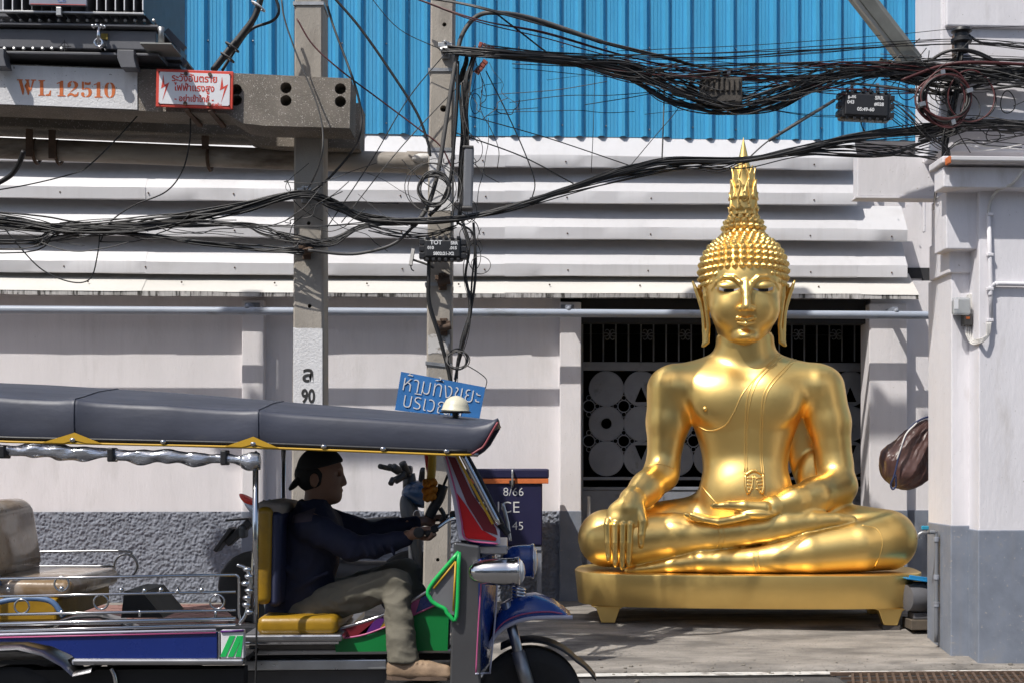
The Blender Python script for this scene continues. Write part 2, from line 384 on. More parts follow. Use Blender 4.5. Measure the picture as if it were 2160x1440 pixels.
# blue cladding: each sheet a part
def blue_profile():
    p = []; pit = .2
    for r in range(4):
        x = r*pit
        p += [(x, 0), (x+.035, 0), (x+.038, .004), (x+.043, 0), (x+.068, 0), (x+.071, .004), (x+.076, 0), (x+.10, 0), (x+.103, .004), (x+.108, 0), (x+.120, 0), (x+.142, .042), (x+.172, .042), (x+.196, 0)]
    p.append((.8, 0)); return p
x = -5.74; i = 0
while x < P(1992, 100, 0).x:
    pr = blue_profile(); rows = [[], []]
    for (dx, o) in pr:
        rows[0].append(Vector((x+dx, -.022-o-.003*(i % 2), 4.235+.004*(i % 3)))); rows[1].append(Vector((x+dx, -.022-o-.003*(i % 2), 6.3)))
    mb = MB(); mb.loft(rows); mb.build('blue_sheet', m_blue, bld); x += .8; i += 1
bs = MB()
for zz in (4.33, 5.05):
    for x in np.arange(-3.2, 3.7, .4): bs.sphere((x+.06, -.03, zz+random.uniform(-.02, .02)), .009, 6)
tag(bs.build('cladding_screws', m_steel, bld), kind='stuff')
MB().box2((-6.6, -.012, 4.236), (XR, .21, 4.25)).build('flashing', m_sheet, bld)

# blue-grey pipe rail in front of the wall
rl = thing('pipe_rail', 'long blue-grey painted pipe running along the wall below the eave', 'pipe', (0, -.36, 2.6))
zr = lambda x: P(1080, 660, -.365).z
MB().tube([(-6.6, -.365, zr(0)), (-1.0, -.365, zr(0)), (P(1962, 660, -.365).x, -.365, zr(0))], .036, 14).build('pipe', m_pipe_blue, rl, smooth='auto')
for px in (533, 1197, 1874):
    c = P(px, 650, -.13)
    b = MB(); b.box((c.x, -.2, zr(0)+.06), (.05, .3, .03)); b.box((c.x, -.107, zr(0)+.06), (.12, .012, .09)); b.box((c.x, -.355, zr(0)+.045), (.035, .03, .05))
    b.sphere((c.x, -.375, zr(0)+.035), .024, 10)
    b.build('bracket', m_gate, rl)

# ================================================================== GATE
gate = thing('metal_gate', 'grey steel gate with round discs and scroll grille behind the statue', 'gate', ((GX0+GX1)/2, .6, 0))
GY = .6
def g(px, py): return P(px, py, GY)
def gbox(px0, py0, px1, py1, th=.04, name='rail', y=GY, m=m_gate, bevel=.003):
    a, b = P(px0, py0, y), P(px1, py1, y)
    return MB().box2((a.x, y-th/2, a.z), (b.x, y+th/2, b.z)).build(name, m, gate, bevel=bevel)
gbox(1224, 763, 1828, 783, .05); gbox(1224, 1005, 1828, 1011, .03); gbox(1224, 1026, 1828, 1032, .04)
gbox(1224, 1033, 1400, 1262, .02, 'lower_panel'); gbox(1401, 1033, 1640, 1262, .02, 'lower_panel'); gbox(1641, 1033, 1828, 1262, .02, 'lower_panel')
gbox(1224, 640, 1230, 1264, .06, 'post', GY-.01); gbox(1819, 640, 1828, 1264, .06, 'post', GY-.01); gbox(1640, 784, 1650, 1004, .05, 'post')
for i, px in enumerate(np.arange(1246, 1820, 26.5)):
    a, b = g(px, 640), g(px, 762)
    MB().cyl(a, b, .008, 6).build('grille_bar', m_gate, gate)
gbox(1230, 704, 1819, 707, .012, 'rail', GY-.012)
def scroll(cx, cz, s, flip):
    pts = []
    for k in range(26):
        t = k/25*4.6; r = s*(.1+.2*t); pts.append(Vector((cx+flip*r*math.cos(t+.6), GY-.02, cz+r*math.sin(t+.6))))
    return pts
for px in np.arange(1286, 1820, 79.5):
    c = g(px, 706); sb = MB()
    for fl in (-1, 1):
        for up in (-1, 1):
            sb.tube([Vector((p.x, p.y, c.z+up*(p.z-c.z)+up*.03)) for p in scroll(c.x+fl*.035, c.z, .05, fl)], .005, 5)
    sb.build('scroll', m_gate, gate, smooth=True)
pit = 73.5
def disc(cx, cz, r, hole):
    n = 40; mb = MB()
    out = [(r*math.cos(2*math.pi*k/n), r*math.sin(2*math.pi*k/n)) for k in range(n)]
    if hole is None:
        mb.prism([Vector((cx+a, GY-.006, cz+b)) for a, b in out], (0, .012, 0))
    else:
        if hole == 'round': inn = [(a*.33, b*.33) for a, b in out]
        else:
            s = 1 if hole == 'up' else -1; tri = [(0, .12*s*r), (-.38*r, -.78*s*r), (.38*r, -.78*s*r)]; c0 = (0, -.5*s*r); inn = []
            for k in range(n):
                d = (math.cos(2*math.pi*k/n), math.sin(2*math.pi*k/n)); best = 9
                for e in range(3):
                    p, q = tri[e], tri[(e+1) % 3]; ex, ey = q[0]-p[0], q[1]-p[1]; det = d[0]*-ey+ex*d[1]
                    if abs(det) < 1e-9: continue
                    t = ((p[0]-c0[0])*-ey+ex*(p[1]-c0[1]))/det; u = (d[0]*(p[1]-c0[1])-d[1]*(p[0]-c0[0]))/det
                    if t > 0 and -1e-6 <= u <= 1+1e-6: best = min(best, t)
                inn.append((c0[0]+d[0]*best, c0[1]+d[1]*best))
        A = [Vector((cx+a, GY-.006, cz+b)) for a, b in out]; B = [Vector((cx+a, GY-.006, cz+b)) for a, b in inn]
        o = Vector((0, .012, 0))
        mb.loft([A+[A[0]], B+[B[0]], [v+o for v in B+[B[0]]], [v+o for v in A+[A[0]]], A+[A[0]]])
    mb.torus((cx, GY-.004, cz), r, .007, (0, 1, 0), 36, 5)
    if hole == 'round': mb.torus((cx, GY-.006, cz), r*.34, .006, (0, 1, 0), 20, 5)
    return mb.build('disc', m_gate, gate)
m1 = PXM(1500, GY); r = 36*m1
HOL = {(1, 0): 'up', (0, 1): 'round', (1, 2): 'down', (7, 0): 'up', (7, 2): 'down', (4, 1): 'round', (3, 0): 'up', (5, 2): 'down'}
tiny = MB()
for i in range(-1, 9):
    for j in range(3):
        px, py = 1279+i*pit, 819+j*pit; c = g(px, py)
        if 1226 < px < 1822: disc(c.x, c.z, r, HOL.get((i, j)))
        if j < 2:
            d = g(px+pit/2, py+pit/2)
            if 1235 < px+pit/2 < 1815:
                MB().torus((d.x, GY, d.z), 12.5*m1, .006, (0, 1, 0), 20, 5).build('ring', m_gate, gate)
                for k in range(4):
                    a = k*math.pi/2; tiny.torus((d.x+17.5*m1*math.cos(a), GY, d.z+17.5*m1*math.sin(a)), 5.2*m1, .004, (0, 1, 0), 10, 4)
tag(tiny.build('ring_filigree', m_gate, gate), kind='stuff')
# white pipe stub and frame piece just inside the gate edge
tag(MB().tube([P(1242, 1046, .0), P(1242, 1090, 0), P(1242, 1262, 0)], [.014, .018, .018], 10).build('standpipe', m_cable_w, None, smooth='auto'), 'thin white standpipe in front of the gate beside the left pillar', 'pipe')

# ================================================================== RIGHT BUILDING
rb = thing('white_building', 'white stepped corner building with grey skirting at the right edge', 'building', P(2080, 1340, -2.9))
def rbox(px0, px1, py0, py1, yf, yb, name, m=m_white2, ref=None, bevel=.008, par=rb):
    ref = yf if ref is None else ref
    a, b = P(px0, py0, ref), P(px1, py1, ref)
    return MB().box2((a.x, yf, a.z), (b.x, yb, b.z)).build(name, m, par, bevel=bevel)
ZB = 1420
pier = rbox(2007, 2100, 575, ZB, -2.73, -2.2, 'pier')
rbox(2005.5, 2100, 1107, ZB, -2.736, -2.196, 'painted_skirting', m_grey_flat)
main = rbox(2065, 2600, 395, ZB+30, -2.93, -2.25, 'wall')
rbox(2063.5, 2600, 1117, ZB+30, -2.936, -2.3, 'painted_skirting', m_grey_flat)
rbox(2003, 2100, 498, 576, -2.76, -2.3, 'corbel')
rbox(1996, 2062, 403, 526, -2.88, -2.62, 'corbel')
rbox(2008, 2066, 403, 577, -2.745, -2.28, 'corbel')
rbox(1990, 2600, 352, 402, -3.06, -2.86, 'cornice')
rbox(1988, 2600, 329, 351.5, -3.10, -2.80, 'cornice')
rbox(1985, 2600, -260, 328, -2.62, -2.0, 'upper_wall', bevel=.012)
rbox(1996, 2600, -260, 66, -2.66, -2.1, 'upper_wall', bevel=.012)
rbox(1809, 2000, 327, 416, -2.22, -2.09, 'beam', bevel=.006)
rbox(1806, 2000, 414, 420, -2.23, -2.085, 'beam_drip', bevel=.002)
# white conduit angle beside the upper wall
rbox(1948, 1953, 425, 490, -.06, -.02, 'plaster_fin', ref=-.06)
# fluorescent batten on the cornice
ft = thing('light_batten', 'white fluorescent light batten with an orange end on the cornice', 'lamp', P(2000, 345, -3.12))
a, b = P(2000, 333, -3.12), P(2600, 350, -3.12); MB().box2((a.x, -3.18, a.z), (b.x, -3.102, b.z)).build('housing', m_sheet, ft, bevel=.006)
a, b = P(1996, 334, -3.12), P(2004, 349, -3.12); MB().box2((a.x-.004, -3.183, a.z), (b.x-.012, -3.104, b.z)).build('end_cap', m_orange, ft, bevel=.004)
# ================================================================== POLES
def hole_cut(o, cuts):
    """cut round holes out of a mesh: cuts = list of (a, b, radius)"""
    cb = MB()
    for a, b, r in cuts: cb.cyl(a, b, r, 20)
    cu = cb.build('cutter', m_dark); md = o.modifiers.new('cut', 'BOOLEAN'); md.object = cu
    for sol in ('EXACT', 'MANIFOLD', 'FLOAT', 'FAST'):
        try: md.solver = sol
        except TypeError: continue
        dg = bpy.context.evaluated_depsgraph_get(); dg.update()
        me = bpy.data.meshes.new_from_object(o.evaluated_get(dg))
        if len(me.vertices) > len(o.data.vertices): break
    if len(me.vertices): o.data = me
    o.modifiers.remove(md); bpy.data.objects.remove(cu)
def pole(name, label, left, right, Yf, Yb, holes):
    """left/right: (px,py) edge points top to bottom of the front face"""
    t = thing(name, label, 'utility pole', (P(right[-1][0], 1200, Yf).x-.1, (Yf+Yb)/2, 0), 'concrete poles at the kerb')
    rows = []
    for (l, rr) in zip(left, right):
        a, b = P(l[0], l[1], Yf), P(rr[0], rr[1], Yf); ch = .012
        rows.append([Vector((a.x+ch, Yf, a.z)), Vector((b.x-ch, Yf, a.z)), Vector((b.x, Yf+ch, a.z)), Vector((b.x, Yb, a.z)), Vector((a.x, Yb, a.z)), Vector((a.x, Yf+ch, a.z))])
    o = MB().loft(rows, closed=True, caps=True).build('shaft', m_conc, t)
    hole_cut(o, [(P(px, py, Yf-.02), P(px, py, Yf-.02)+Vector((0, .12, 0)), r) for px, py, r in holes])
    return t
YF = -3.42
p1_ = pole('utility_pole', 'concrete pole with white band stencilled 90 carrying the transformer beam',
    [(626, -1500), (622, -300), (620, 300), (618, 700), (612, 1275), (610, 1462)], [(680, -1500), (681, -300), (681, 300), (682, 700), (684, 1275), (685, 1462)], YF, -3.19, [(652, 645, .013), (650, 762, .013), (650, 470, .012)])
p2_ = pole('utility_pole', 'concrete pole hung with tangled cables and a black splice box',
    [(925, -1500), (911, -300), (907, 150), (903, 330), (899, 840), (891, 1275), (888, 1462)], [(970, -1500), (960, -300), (957, 150), (955, 330), (951, 840), (946, 1275), (944, 1462)], YF, -3.19, [(937, 50, .014), (935, 228, .022), (934, 345, .012), (931, 700, .012), (923, 1180, .012)])
p3_ = pole('utility_pole', 'third concrete pole outside the left edge carrying the far beam end',
    [(-700, -1500), (-705, 300), (-712, 1462)], [(-646, -1500), (-644, 300), (-640, 1462)], YF, -3.19, [(-675, 700, .012)])
# crossarms, insulators and high lines above the picture
for par, px in ((p1_, 652), (p2_, 940), (p3_, -675)):
    for z in (7.3, 8.4):
        c = P(px, 500, YF-.07); mb = MB(); mb.box((c.x, YF-.07, z), (1.9, .12, .12)); mb.build('crossarm', m_conc, par)
        for dx in (-.85, -.45, .45, .85):
            MB().lathe([(.02, 0), (.02, .06), (.07, .07), (.05, .1), (.075, .12), (.05, .16), (.02, .2)], (c.x+dx, YF-.07, z+.06), 10).build('insulator', m_steel, par)
# white bands painted on the poles
def band(pxl, pxr, py0, py1, mat, par, y=YF, name='painted_band'):
    a, b = P(pxl, py0, y-.002), P(pxr, py1, y-.002); n = 24; mb = MB(); top = []; bot = []
    for i in range(n+1):
        x = a.x+(b.x-a.x)*i/n; top.append(Vector((x, y-.0025, a.z+.012*noise.noise((x*40, 3, py0))))); bot.append(Vector((x, y-.0025, b.z+.012*noise.noise((x*40, 9, py0)))))
    mb.loft([top, bot]); return mb.build(name, mat, par)
b1 = band(618.5, 680, 692, 905, m_conc_white, p1_)
mw = M('worn_white_paint', (.6, .58, .56), .8, var=.15, vscale=8, col2=(.26, .23, .2), mask=(.5, .6), m2scale=16)
band(902.5, 949, 705, 745, mw, p2_)
band(906, 953, 318, 445, m_conc_white, p2_)
tx = P(650, 790, YF); k = PXM(650, YF)
text('stencil_letter', 'ล', 46*k, m_stencil, b1, P(650, 790, YF-.004), bold=.0035)
text('stencil_number', '90', 40*k, m_stencil, b1, P(650, 836, YF-.004), xs=.72, bold=.004)
# metal straps
def strap(par, pxl, pxr, py, dz=0, r=.006, y=YF, yb=-3.19, mat=None):
    a, b = P(pxl, py, y), P(pxr, py+dz, y)
    mb = MB(); e = .006
    for q, s, t in ((a+Vector((-e, -e, 0)), b+Vector((e, -e, 0)), 0), (b+Vector((e, -e, 0)), Vector((b.x+e, yb+e, b.z)), 1), (Vector((b.x+e, yb+e, b.z)), Vector((a.x-e, yb+e, a.z)), 2), (Vector((a.x-e, yb+e, a.z)), a+Vector((-e, -e, 0)), 3)):
        mb.beam(q, s, .004, .022)
    return mb.build('strap', mat or m_steel, par)
strap(p1_, 621, 681, 8); strap(p2_, 906, 957, 148); strap(p2_, 904, 955, 316); strap(p2_, 899, 951, 600); strap(p2_, 900, 951, 765, 6)
# insulator / clamp fittings on the poles
for par, px, py in ((p1_, 645, 412), (p1_, 648, 530), (p2_, 940, 108), (p2_, 934, 595), (p2_, 936, 690)):
    c = P(px, py, YF); mb = MB()
    mb.box(c+Vector((0, -.012, 0)), (.05, .024, .11)); mb.box(c+Vector((0, -.04, .02)), (.09, .05, .03)); mb.cyl(c+Vector((-.03, -.07, -.02)), c+Vector((.05, -.07, .0)), .022, 10); mb.cyl(c+Vector((0, 0, .035)), c+Vector((0, -.09, .035)), .009, 8)
    mb.build('cable_clamp', m_rusty if py > 500 else m_steel, par, bevel=.003)

# ================================================================== TRANSFORMER PLATFORM
BY = -3.72
def beam_(name, label, y0, y1, poly, holes=(), grp=None):
    t = thing(name, label, 'beam', P(400, 250, y0), grp)
    pts = [P(px, py, BY) for px, py in poly]; pts = [Vector((p.x, y0, p.z)) for p in pts]
    o = MB().prism(pts, (0, y1-y0, 0)).build('beam_body', m_conc_dark, t)
    if holes:
        hole_cut(o, [(P(px, py, y0-.02), P(px, py, y0-.02)+Vector((0, .14, 0)), .035) for px, py in holes])
    bv = o.modifiers.new('bevel', 'BEVEL'); bv.width = .008; bv.segments = 1; bv.limit_method = 'ANGLE'; bv.angle_limit = R(50)
    return t
poly = [(-880, 101), (330, 147), (500, 155), (740, 166), (738, 271), (560, 266), (512, 261), (478, 240), (330, 236), (-880, 186)]
fb = beam_('concrete_beam', 'front concrete crossbeam with a white painted end lettered in orange', BY, -3.43, poly, [(602, 184), (602, 211), (717, 186), (717, 213), (497, 188), (497, 210)])
beam_('concrete_beam', 'dark rear concrete crossbeam behind the poles under the transformer', -3.18, -2.9, [(x, y+2) for x, y in poly])
pts = [P(px, py, BY-.003) for px, py in ((-420, 122), (-100, 133.5), (290, 148), (290, 232), (100, 224), (-420, 206))]
pb = MB().prism([p+Vector((0, -.004, 0)) for p in pts], (0, .004, 0)).build('painted_end', m_conc_white, fb)
# stencil serif letters: thick and thin strokes as polygons, unit box 0..1 high
GL = {
 'W': (1.25, [[(-.02, 1), (.36, 1), (.36, .93), (.30, .93), (.46, .35), (.40, .02), (.33, .02), (.08, .93), (-.02, .93)], [(.50, .45), (.60, .80), (.57, .93), (.50, .93), (.50, 1), (.80, 1), (.80, .93), (.74, .93), (.84, .42), (.75, .02), (.68, .02), (.47, .62)], [(.88, .5), (.98, .93), (.88, .93), (.88, 1), (1.22, 1), (1.22, .93), (1.10, .93), (.87, .2), (.83, .3)]]),
 'L': (.82, [[(.0, 1), (.42, 1), (.42, .93), (.32, .93), (.32, .07), (.42, .07), (.42, 0), (0, 0), (0, .07), (.1, .07), (.1, .93), (0, .93)], [(.46, 0), (.8, 0), (.82, .34), (.75, .34), (.66, .12), (.46, .08)]]),
 '1': (.55, [[(0, .84), (.2, .92), (.26, 1), (.42, 1), (.42, .08), (.56, .06), (.56, 0), (.04, 0), (.04, .06), (.18, .08), (.18, .84), (0, .78)]]),
 '2': (.76, [[(.02, .64), (.04, .84), (.16, .96), (.33, 1), (.33, .93), (.22, .88), (.28, .74), (.2, .62), (.1, .58)], [(.38, 1), (.56, .97), (.7, .86), (.72, .70), (.62, .55), (.42, .42), (.22, .28), (.12, .2), (.26, .36), (.42, .52), (.5, .68), (.46, .86), (.38, .94)], [(.02, 0), (.02, .12), (.14, .22), (.3, .24), (.5, .14), (.64, .18), (.68, .3), (.75, .3), (.72, .08), (.6, 0), (.46, 0), (.28, .1), (.12, .06), (.08, 0)]]),
 '5': (.74, [[(.08, 1), (.22, .98), (.22, .5), (.14, .47), (.08, .5)], [(.26, .97), (.5, .92), (.66, 1), (.66, .82), (.5, .77), (.26, .8)], [(.24, .52), (.36, .6), (.54, .6), (.7, .48), (.74, .3), (.68, .12), (.52, .01), (.36, 0), (.36, .07), (.48, .12), (.52, .3), (.48, .48), (.36, .53), (.26, .46)], [(.02, .28), (.18, .32), (.26, .22), (.2, .1), (.3, .07), (.3, 0), (.14, .02), (.04, .12)]]),
 '0': (.74, [[(.34, 1), (.34, .93), (.26, .84), (.23, .5), (.26, .16), (.34, .07), (.34, 0), (.16, .06), (.04, .24), (0, .5), (.04, .76), (.16, .94)], [(.40, 1), (.40, .93), (.48, .84), (.51, .5), (.48, .16), (.40, .07), (.40, 0), (.58, .06), (.70, .24), (.74, .5), (.70, .76), (.58, .94)]])}
def fillpoly(rings, mat, name, par):
    bm = bmesh.new()
    for ring in rings:
        es = []; vs = [bm.verts.new(v) for v in ring]
        for i in range(len(vs)): es.append(bm.edges.new((vs[i], vs[(i+1) % len(vs)])))
        bmesh.ops.triangle_fill(bm, edges=es, use_beauty=True)
    me = bpy.data.meshes.new(name); bm.to_mesh(me); bm.free(); return link(name, me, mat, par)
S0, E0 = P(36, 184, BY-.012), P(247, 184, BY-.012); hgt = 33*PXM(140, BY)
adv = 0; lay = []
for ch in 'WL 12510':
    if ch == ' ': adv += .25; continue
    lay.append((ch, adv)); adv += GL[ch][0]+.12
u = (E0.x-S0.x)/adv
for ch, a in lay:
    fillpoly([[Vector((S0.x+(a+q[0])*u, BY-.0085, S0.z-hgt/2-(a/adv)*.012+q[1]*hgt)) for q in ring] for ring in GL[ch][1]], m_orange, 'stencil_letter', pb)
# warning sign
ws = thing('warning_sign', 'white warning sign with red border and red Thai lettering on the beam', 'sign', P(411, 190, BY-.03))
c = P(411, 189, BY-.05); kx = PXM(411, BY-.05); rot = Matrix.Rotation(R(1.2), 3, 'Y')
MB().box(c, (160*kx, .014, 80*kx), rot).build('backplate', m_red, ws, bevel=.004)
MB().box(c+Vector((0, -.0085, 0)), (147*kx, .006, 67*kx), rot).build('panel', m_signw, ws)
rx = rot @ Vector((1, 0, 0)); uz = rot @ Vector((0, 0, 1)); off = Vector((0, -.0125, 0))
for s, dy, size, b in (('ระวังอันตราย', 21, 21, .0012), ('ไฟฟ้าแรงสูง', 1, 20, .0012), ('- อย่าเข้าใกล้ -', -22, 17, .0012)):
    text('lettering', s, size*kx*1.0, m_red, ws, c+off+uz*(dy*kx), rx, uz, xs=.88, bold=b)
text('lettering', 'กฟน.', 9*kx*1.25, m_red, ws, c+off+uz*(-33*kx)+rx*(48*kx), rx, uz, bold=.0008)
for sx in (-1, 1):
    q = [(-4, 28), (-8, -2), (2, 4), (-5, -28), (9, 12), (-1, 6), (-4, 28)]
    fillpoly([[c+off+rx*((sx*61+a)*kx)+uz*(b*kx) for a, b in q[:-1]]], m_red, 'lightning_mark', ws)
mb = MB()
for dx in (-73, 73):
    for dz in (-33, 33): mb.sphere(c+off+rx*(dx*kx)+uz*(dz*kx), .005, 6)
for dx in (-18, 32):
    for dz in (-32, 31): mb.cyl(c+off+rx*(dx*kx)+uz*(dz*kx), c+off+rx*(dx*kx)+uz*(dz*kx)+Vector((0, -.008, 0)), .012, 8)
mb.build('bolts', m_rusty, ws)
mb = MB()
for dx in (-18, 32):
    q = c+rx*(dx*kx)+uz*(-41*kx); mb.beam(q, q+Vector((0.02, .3, -.03)), .03, .02)
mb.build('hook_strap', m_rusty, ws)

tf = thing('transformer', 'dark grey oil transformer with cooling fins on the crossbeams', 'transformer', P(100, 130, -3.3))
def tbox(px0, px1, py0, py1, yf, yb, name, m=m_tform, bevel=.006, par=tf):
    a, b = P(px0, py0, yf), P(px1, py1, yf); return MB().box2((a.x, yf, a.z), (b.x, yb, b.z)).build(name, m, par, bevel=bevel)
tbox(-420, 322, -420, 42, -3.62, -2.8, 'tank')
tbox(-420, 334, 45, 53, -3.84, -2.75, 'flange', bevel=.003)
tbox(-420, 329, 53.5, 106, -3.8, -2.78, 'lower_tank')
tbox(-420, 334, 106.5, 113, -3.82, -2.78, 'flange', bevel=.003)
for px in (5, 25, 45, 66, 87, 108, 129, 150, 182, 203, 222, 242, 261, 281, 300):
    tbox(px, px+2.4, -400, 24+px*.012, -3.86, -3.6, 'fin', m_tform, .001)
tbox(-60, 303, 24.5, 27, -3.87, -3.84, 'fin_bar', m_steel, .001)
for px in (5, 25, 45, 203, 222, 242, 261, 281, 300): tbox(px, px+2.2, -400, 22, -3.868, -3.8605, 'fin_edge', m_signw, 0)
pl = tbox(61, 183, -40, 13, -3.9, -3.88, 'nameplate', M('plate_grey', (.28, .28, .33), .4, .4, var=.1), .004)
tbox(64, 180, 9.3, 10.3, -3.902, -3.8995, 'plate_line', m_red, 0)
text('plate_print', '00000'[:0]+'Co', 14*PXM(120, -3.9), M('plate_blue', (.12, .2, .5), .5), pl, P(130, 1, -3.9025))
tbox(118, 129, 15, 33, -3.9, -3.87, 'plate_bracket', m_steel, .003)
mb = MB()
for px in np.arange(4, 330, 20): mb.sphere(P(px, 44, -3.83), .011, 6)
for px in np.arange(-10, 150, 20): mb.sphere(P(px, 103.5, -3.8), .012, 6)
tag(mb.build('flange_bolts', m_steel, tf), kind='stuff')
mb = MB(); c = P(208, 91, -3.87); mb.cyl(c, c+Vector((0, .08, 0)), .026, 12); mb.torus(c, .024, .008, (0, 1, 0), 14, 6); mb.cyl(c, c+Vector((0, 0, .1)), .012, 8)
for i in range(7): a = i*.9; mb.sphere(c+Vector((.036*math.cos(a), .02*math.sin(a), .1)), .012, 6)
mb.build('drain_valve', m_chrome, tf, smooth=True)
tbox(213, 227, 71, 84, -3.81, -3.8, 'valve_label', M('dull_yellow', (.22, .16, .02), .6), 0)
mb = MB(); c = P(136, 98, -3.8); mb.torus(c, .022, .002, (0, 1, 0), 18, 4); mb.box(c, (.08, .003, .003)); mb.box(c, (.003, .003, .08)); mb.build('centre_mark', m_stencil, tf)
tbox(-420, 380, 122, 143, -3.6, -3.5, 'skid_channel', m_black)
mb = MB(); a = P(247, 105, -3.86); k = PXM(260, -3.86)
prof = [(0, 0), (35, 0), (35, 18), (40, 38), (8, 38), (0, 18)]
mb.prism([a+Vector((x*k, 0, -y*k)) for x, y in prof], (0, .1, 0)); mb.build('clamp_foot', m_tform, tf, bevel=.004)
mb = MB(); a = P(-28, 102, -3.86); mb.prism([a+Vector((x*k, 0, -y*k)) for x, y in prof], (0, .1, 0)); mb.build('clamp_foot', m_tform, tf, bevel=.004)
tbox(295, 362, 90, 94.5, -3.95, -3.7, 'side_bracket', M('bracket_grey', (.27, .27, .25), .6), .003)
mb = MB(); c = P(340, 90, -3.85); mb.tube([c, c+Vector((0, 0, .06)), c+Vector((.0, 0, .09))], [.02, .016, .022], 10); mb.build('cable_gland', m_steel, tf, smooth=True)
mb = MB(); mb.beam(P(350, 66, -3.5), P(388, 106, -3.5), .05, .03, (0, 1, 0)); mb.beam(P(352, 100, -3.5), P(392, 138, -3.5), .05, .03, (0, 1, 0)); mb.box(P(372, 122, -3.5), (.09, .16, .08)); mb.build('stay', m_tform, tf, bevel=.004)

# ================================================================== STAINED PIPE
sp = thing('stained_pipe', 'thick brown stained pipe running behind the poles under the transformer', 'pipe', P(450, 330, -3.02))
path = [P(-300, 302, -3.02), P(0, 313, -3.02), P(300, 325, -3.02), P(600, 337, -3.02), P(870, 344, -3.02)]
k = PXM(400, -3.02)
MB().tube(path, 22*k, 20).build('pipe', m_pvc, sp, smooth='auto')
MB().tube([P(858, 344, -3.02), P(880, 345, -3.02), P(905, 346, -3.02)], 25*k, 20).build('coupling', m_pvc, sp, smooth='auto')
MB().sphere(P(893, 335, -3.1), .05, 12, (1.6, 1, .7)).build('sealant_patch', m_cable_w, sp, smooth=True)
for px, py in ((110, 300), (62, 296), (433, 280)):
    mb = MB(); q = P(px, py, -3.15); mb.box(q+Vector((0, 0, 0)), (.045, .012, .22)); mb.box(q+Vector((0, .12, .1)), (.05, .25, .012)); mb.torus((q.x, -3.02, P(px, 318+px*.04, -3.02).z), 24*k, .012, (1, 0, 0), 18, 5)
    mb.build('hanger', m_rusty, sp)

# ================================================================== CABLES
CABN = [0]
def strand(mb, pts, r, k=7, n=5): mb.tube(crom(pts, k), r*.82, n)
def cables(name, label, groups, cat='cable', loc=None, grp=None):
    """groups: list of (path [(px,py,Y)..], count, radius range m, jitter px, material list)"""
    p0 = groups[0][0][len(groups[0][0])//2]
    t = thing(name, label, cat, P(*p0), grp)
    for path, cnt, rr, jit, mats in groups:
        if cnt >= 4: cnt = int(cnt*1.7)
        for i in range(cnt):
            ph = [random.uniform(0, 6.28) for _ in range(4)]; fr = random.uniform(.6, 1.6); g0 = random.gauss(0, .5); pts = []
            L = len(path)
            for q, pt in enumerate(path):
                j = jit[q] if hasattr(jit, '__len__') else jit
                dy = j*(g0*.7+.75*math.sin(ph[0]+fr*q*1.3)+.25*random.gauss(0, 1)) if cnt > 1 else 0
                dx = j*.4*math.sin(ph[1]+q) if cnt > 1 else 0
                dY = .012*j*.25*math.sin(ph[2]+q*1.1) if cnt > 1 else 0
                pts.append(P(pt[0]+dx, pt[1]+dy, pt[2]+dY))
            mb = MB(); strand(mb, pts, random.uniform(*rr)); mb.build('cable', random.choice(mats), t, smooth=True)
    return t
def coil(par, px, py, Y, rpx, n, mats, r=.005, sq=1.0, name='coil', tilt=0):
    k = PXM(px, Y); c = P(px, py, Y)
    for i in range(n):
        rr = rpx*k*random.uniform(.88, 1.08); o = Vector((random.uniform(-3, 3)*k, random.uniform(-.03, .03), random.uniform(-3, 3)*k)); e = random.uniform(.9, 1.1); th = random.uniform(0, 3)
        pts = [c+o+Vector((rr*math.cos(a)*sq*e, .015*math.sin(a*2+i)+tilt*rr*math.cos(a), rr*math.sin(a)/e)) for a in np.linspace(0, 6.283, 34)[:-1]]
        MB().tube(pts, r, 5, closed=True).build(name, random.choice(mats), par, smooth=True)
B, G_, RD, WH = m_cable, m_cable_g, m_cable_r, m_cable_w
YP = -3.55      # in front of the poles
YT = -2.75      # at the right-hand wall
# low bundle from the left edge past both poles, over the statue's finial, to the right wall
lowp = [(-660, 405, YP), (0, 466, YP), (160, 482, YP), (330, 470, YP), (500, 440, YP), (630, 410, YP-.03), (700, 432, YP), (775, 462, YP), (900, 466, YP-.08), (1000, 456, YP), (1100, 432, YP), (1200, 398, -3.45), (1320, 358, -3.35), (1420, 340, -3.25), (1560, 338, -3.15), (1680, 318, -3.016), (1800, 292, -2.916), (1950, 272, YT), (2040, 262, YT), (2200, 272, YT)]
cables('cable_bundle', 'thick black cable bundle sagging from the left poles across the statue finial', [
    (lowp, 13, (.0042, .008), [15, 15, 16, 14, 10, 7, 9, 7, 5, 5, 5, 5, 6, 6, 4, 6, 7, 11, 13, 17], [B, B, B, G_]),
    (lowp, 2, (.012, .015), 3, [B]),
    ([(1120, 425, -3.517), (1300, 378, -3.35), (1440, 352, -3.216), (1520, 352, -3.183), (1580, 340, -3.116), (1700, 322, -2.983), (1860, 326, -2.85), (1960, 300, YT)], 5, (.004, .006), 7, [B]),
    ([(1690, 318, -2.983), (1780, 312, -2.916), (1880, 318, -2.85), (1975, 330, YT)], 5, (.004, .006), 9, [B])], 'cable bundle')
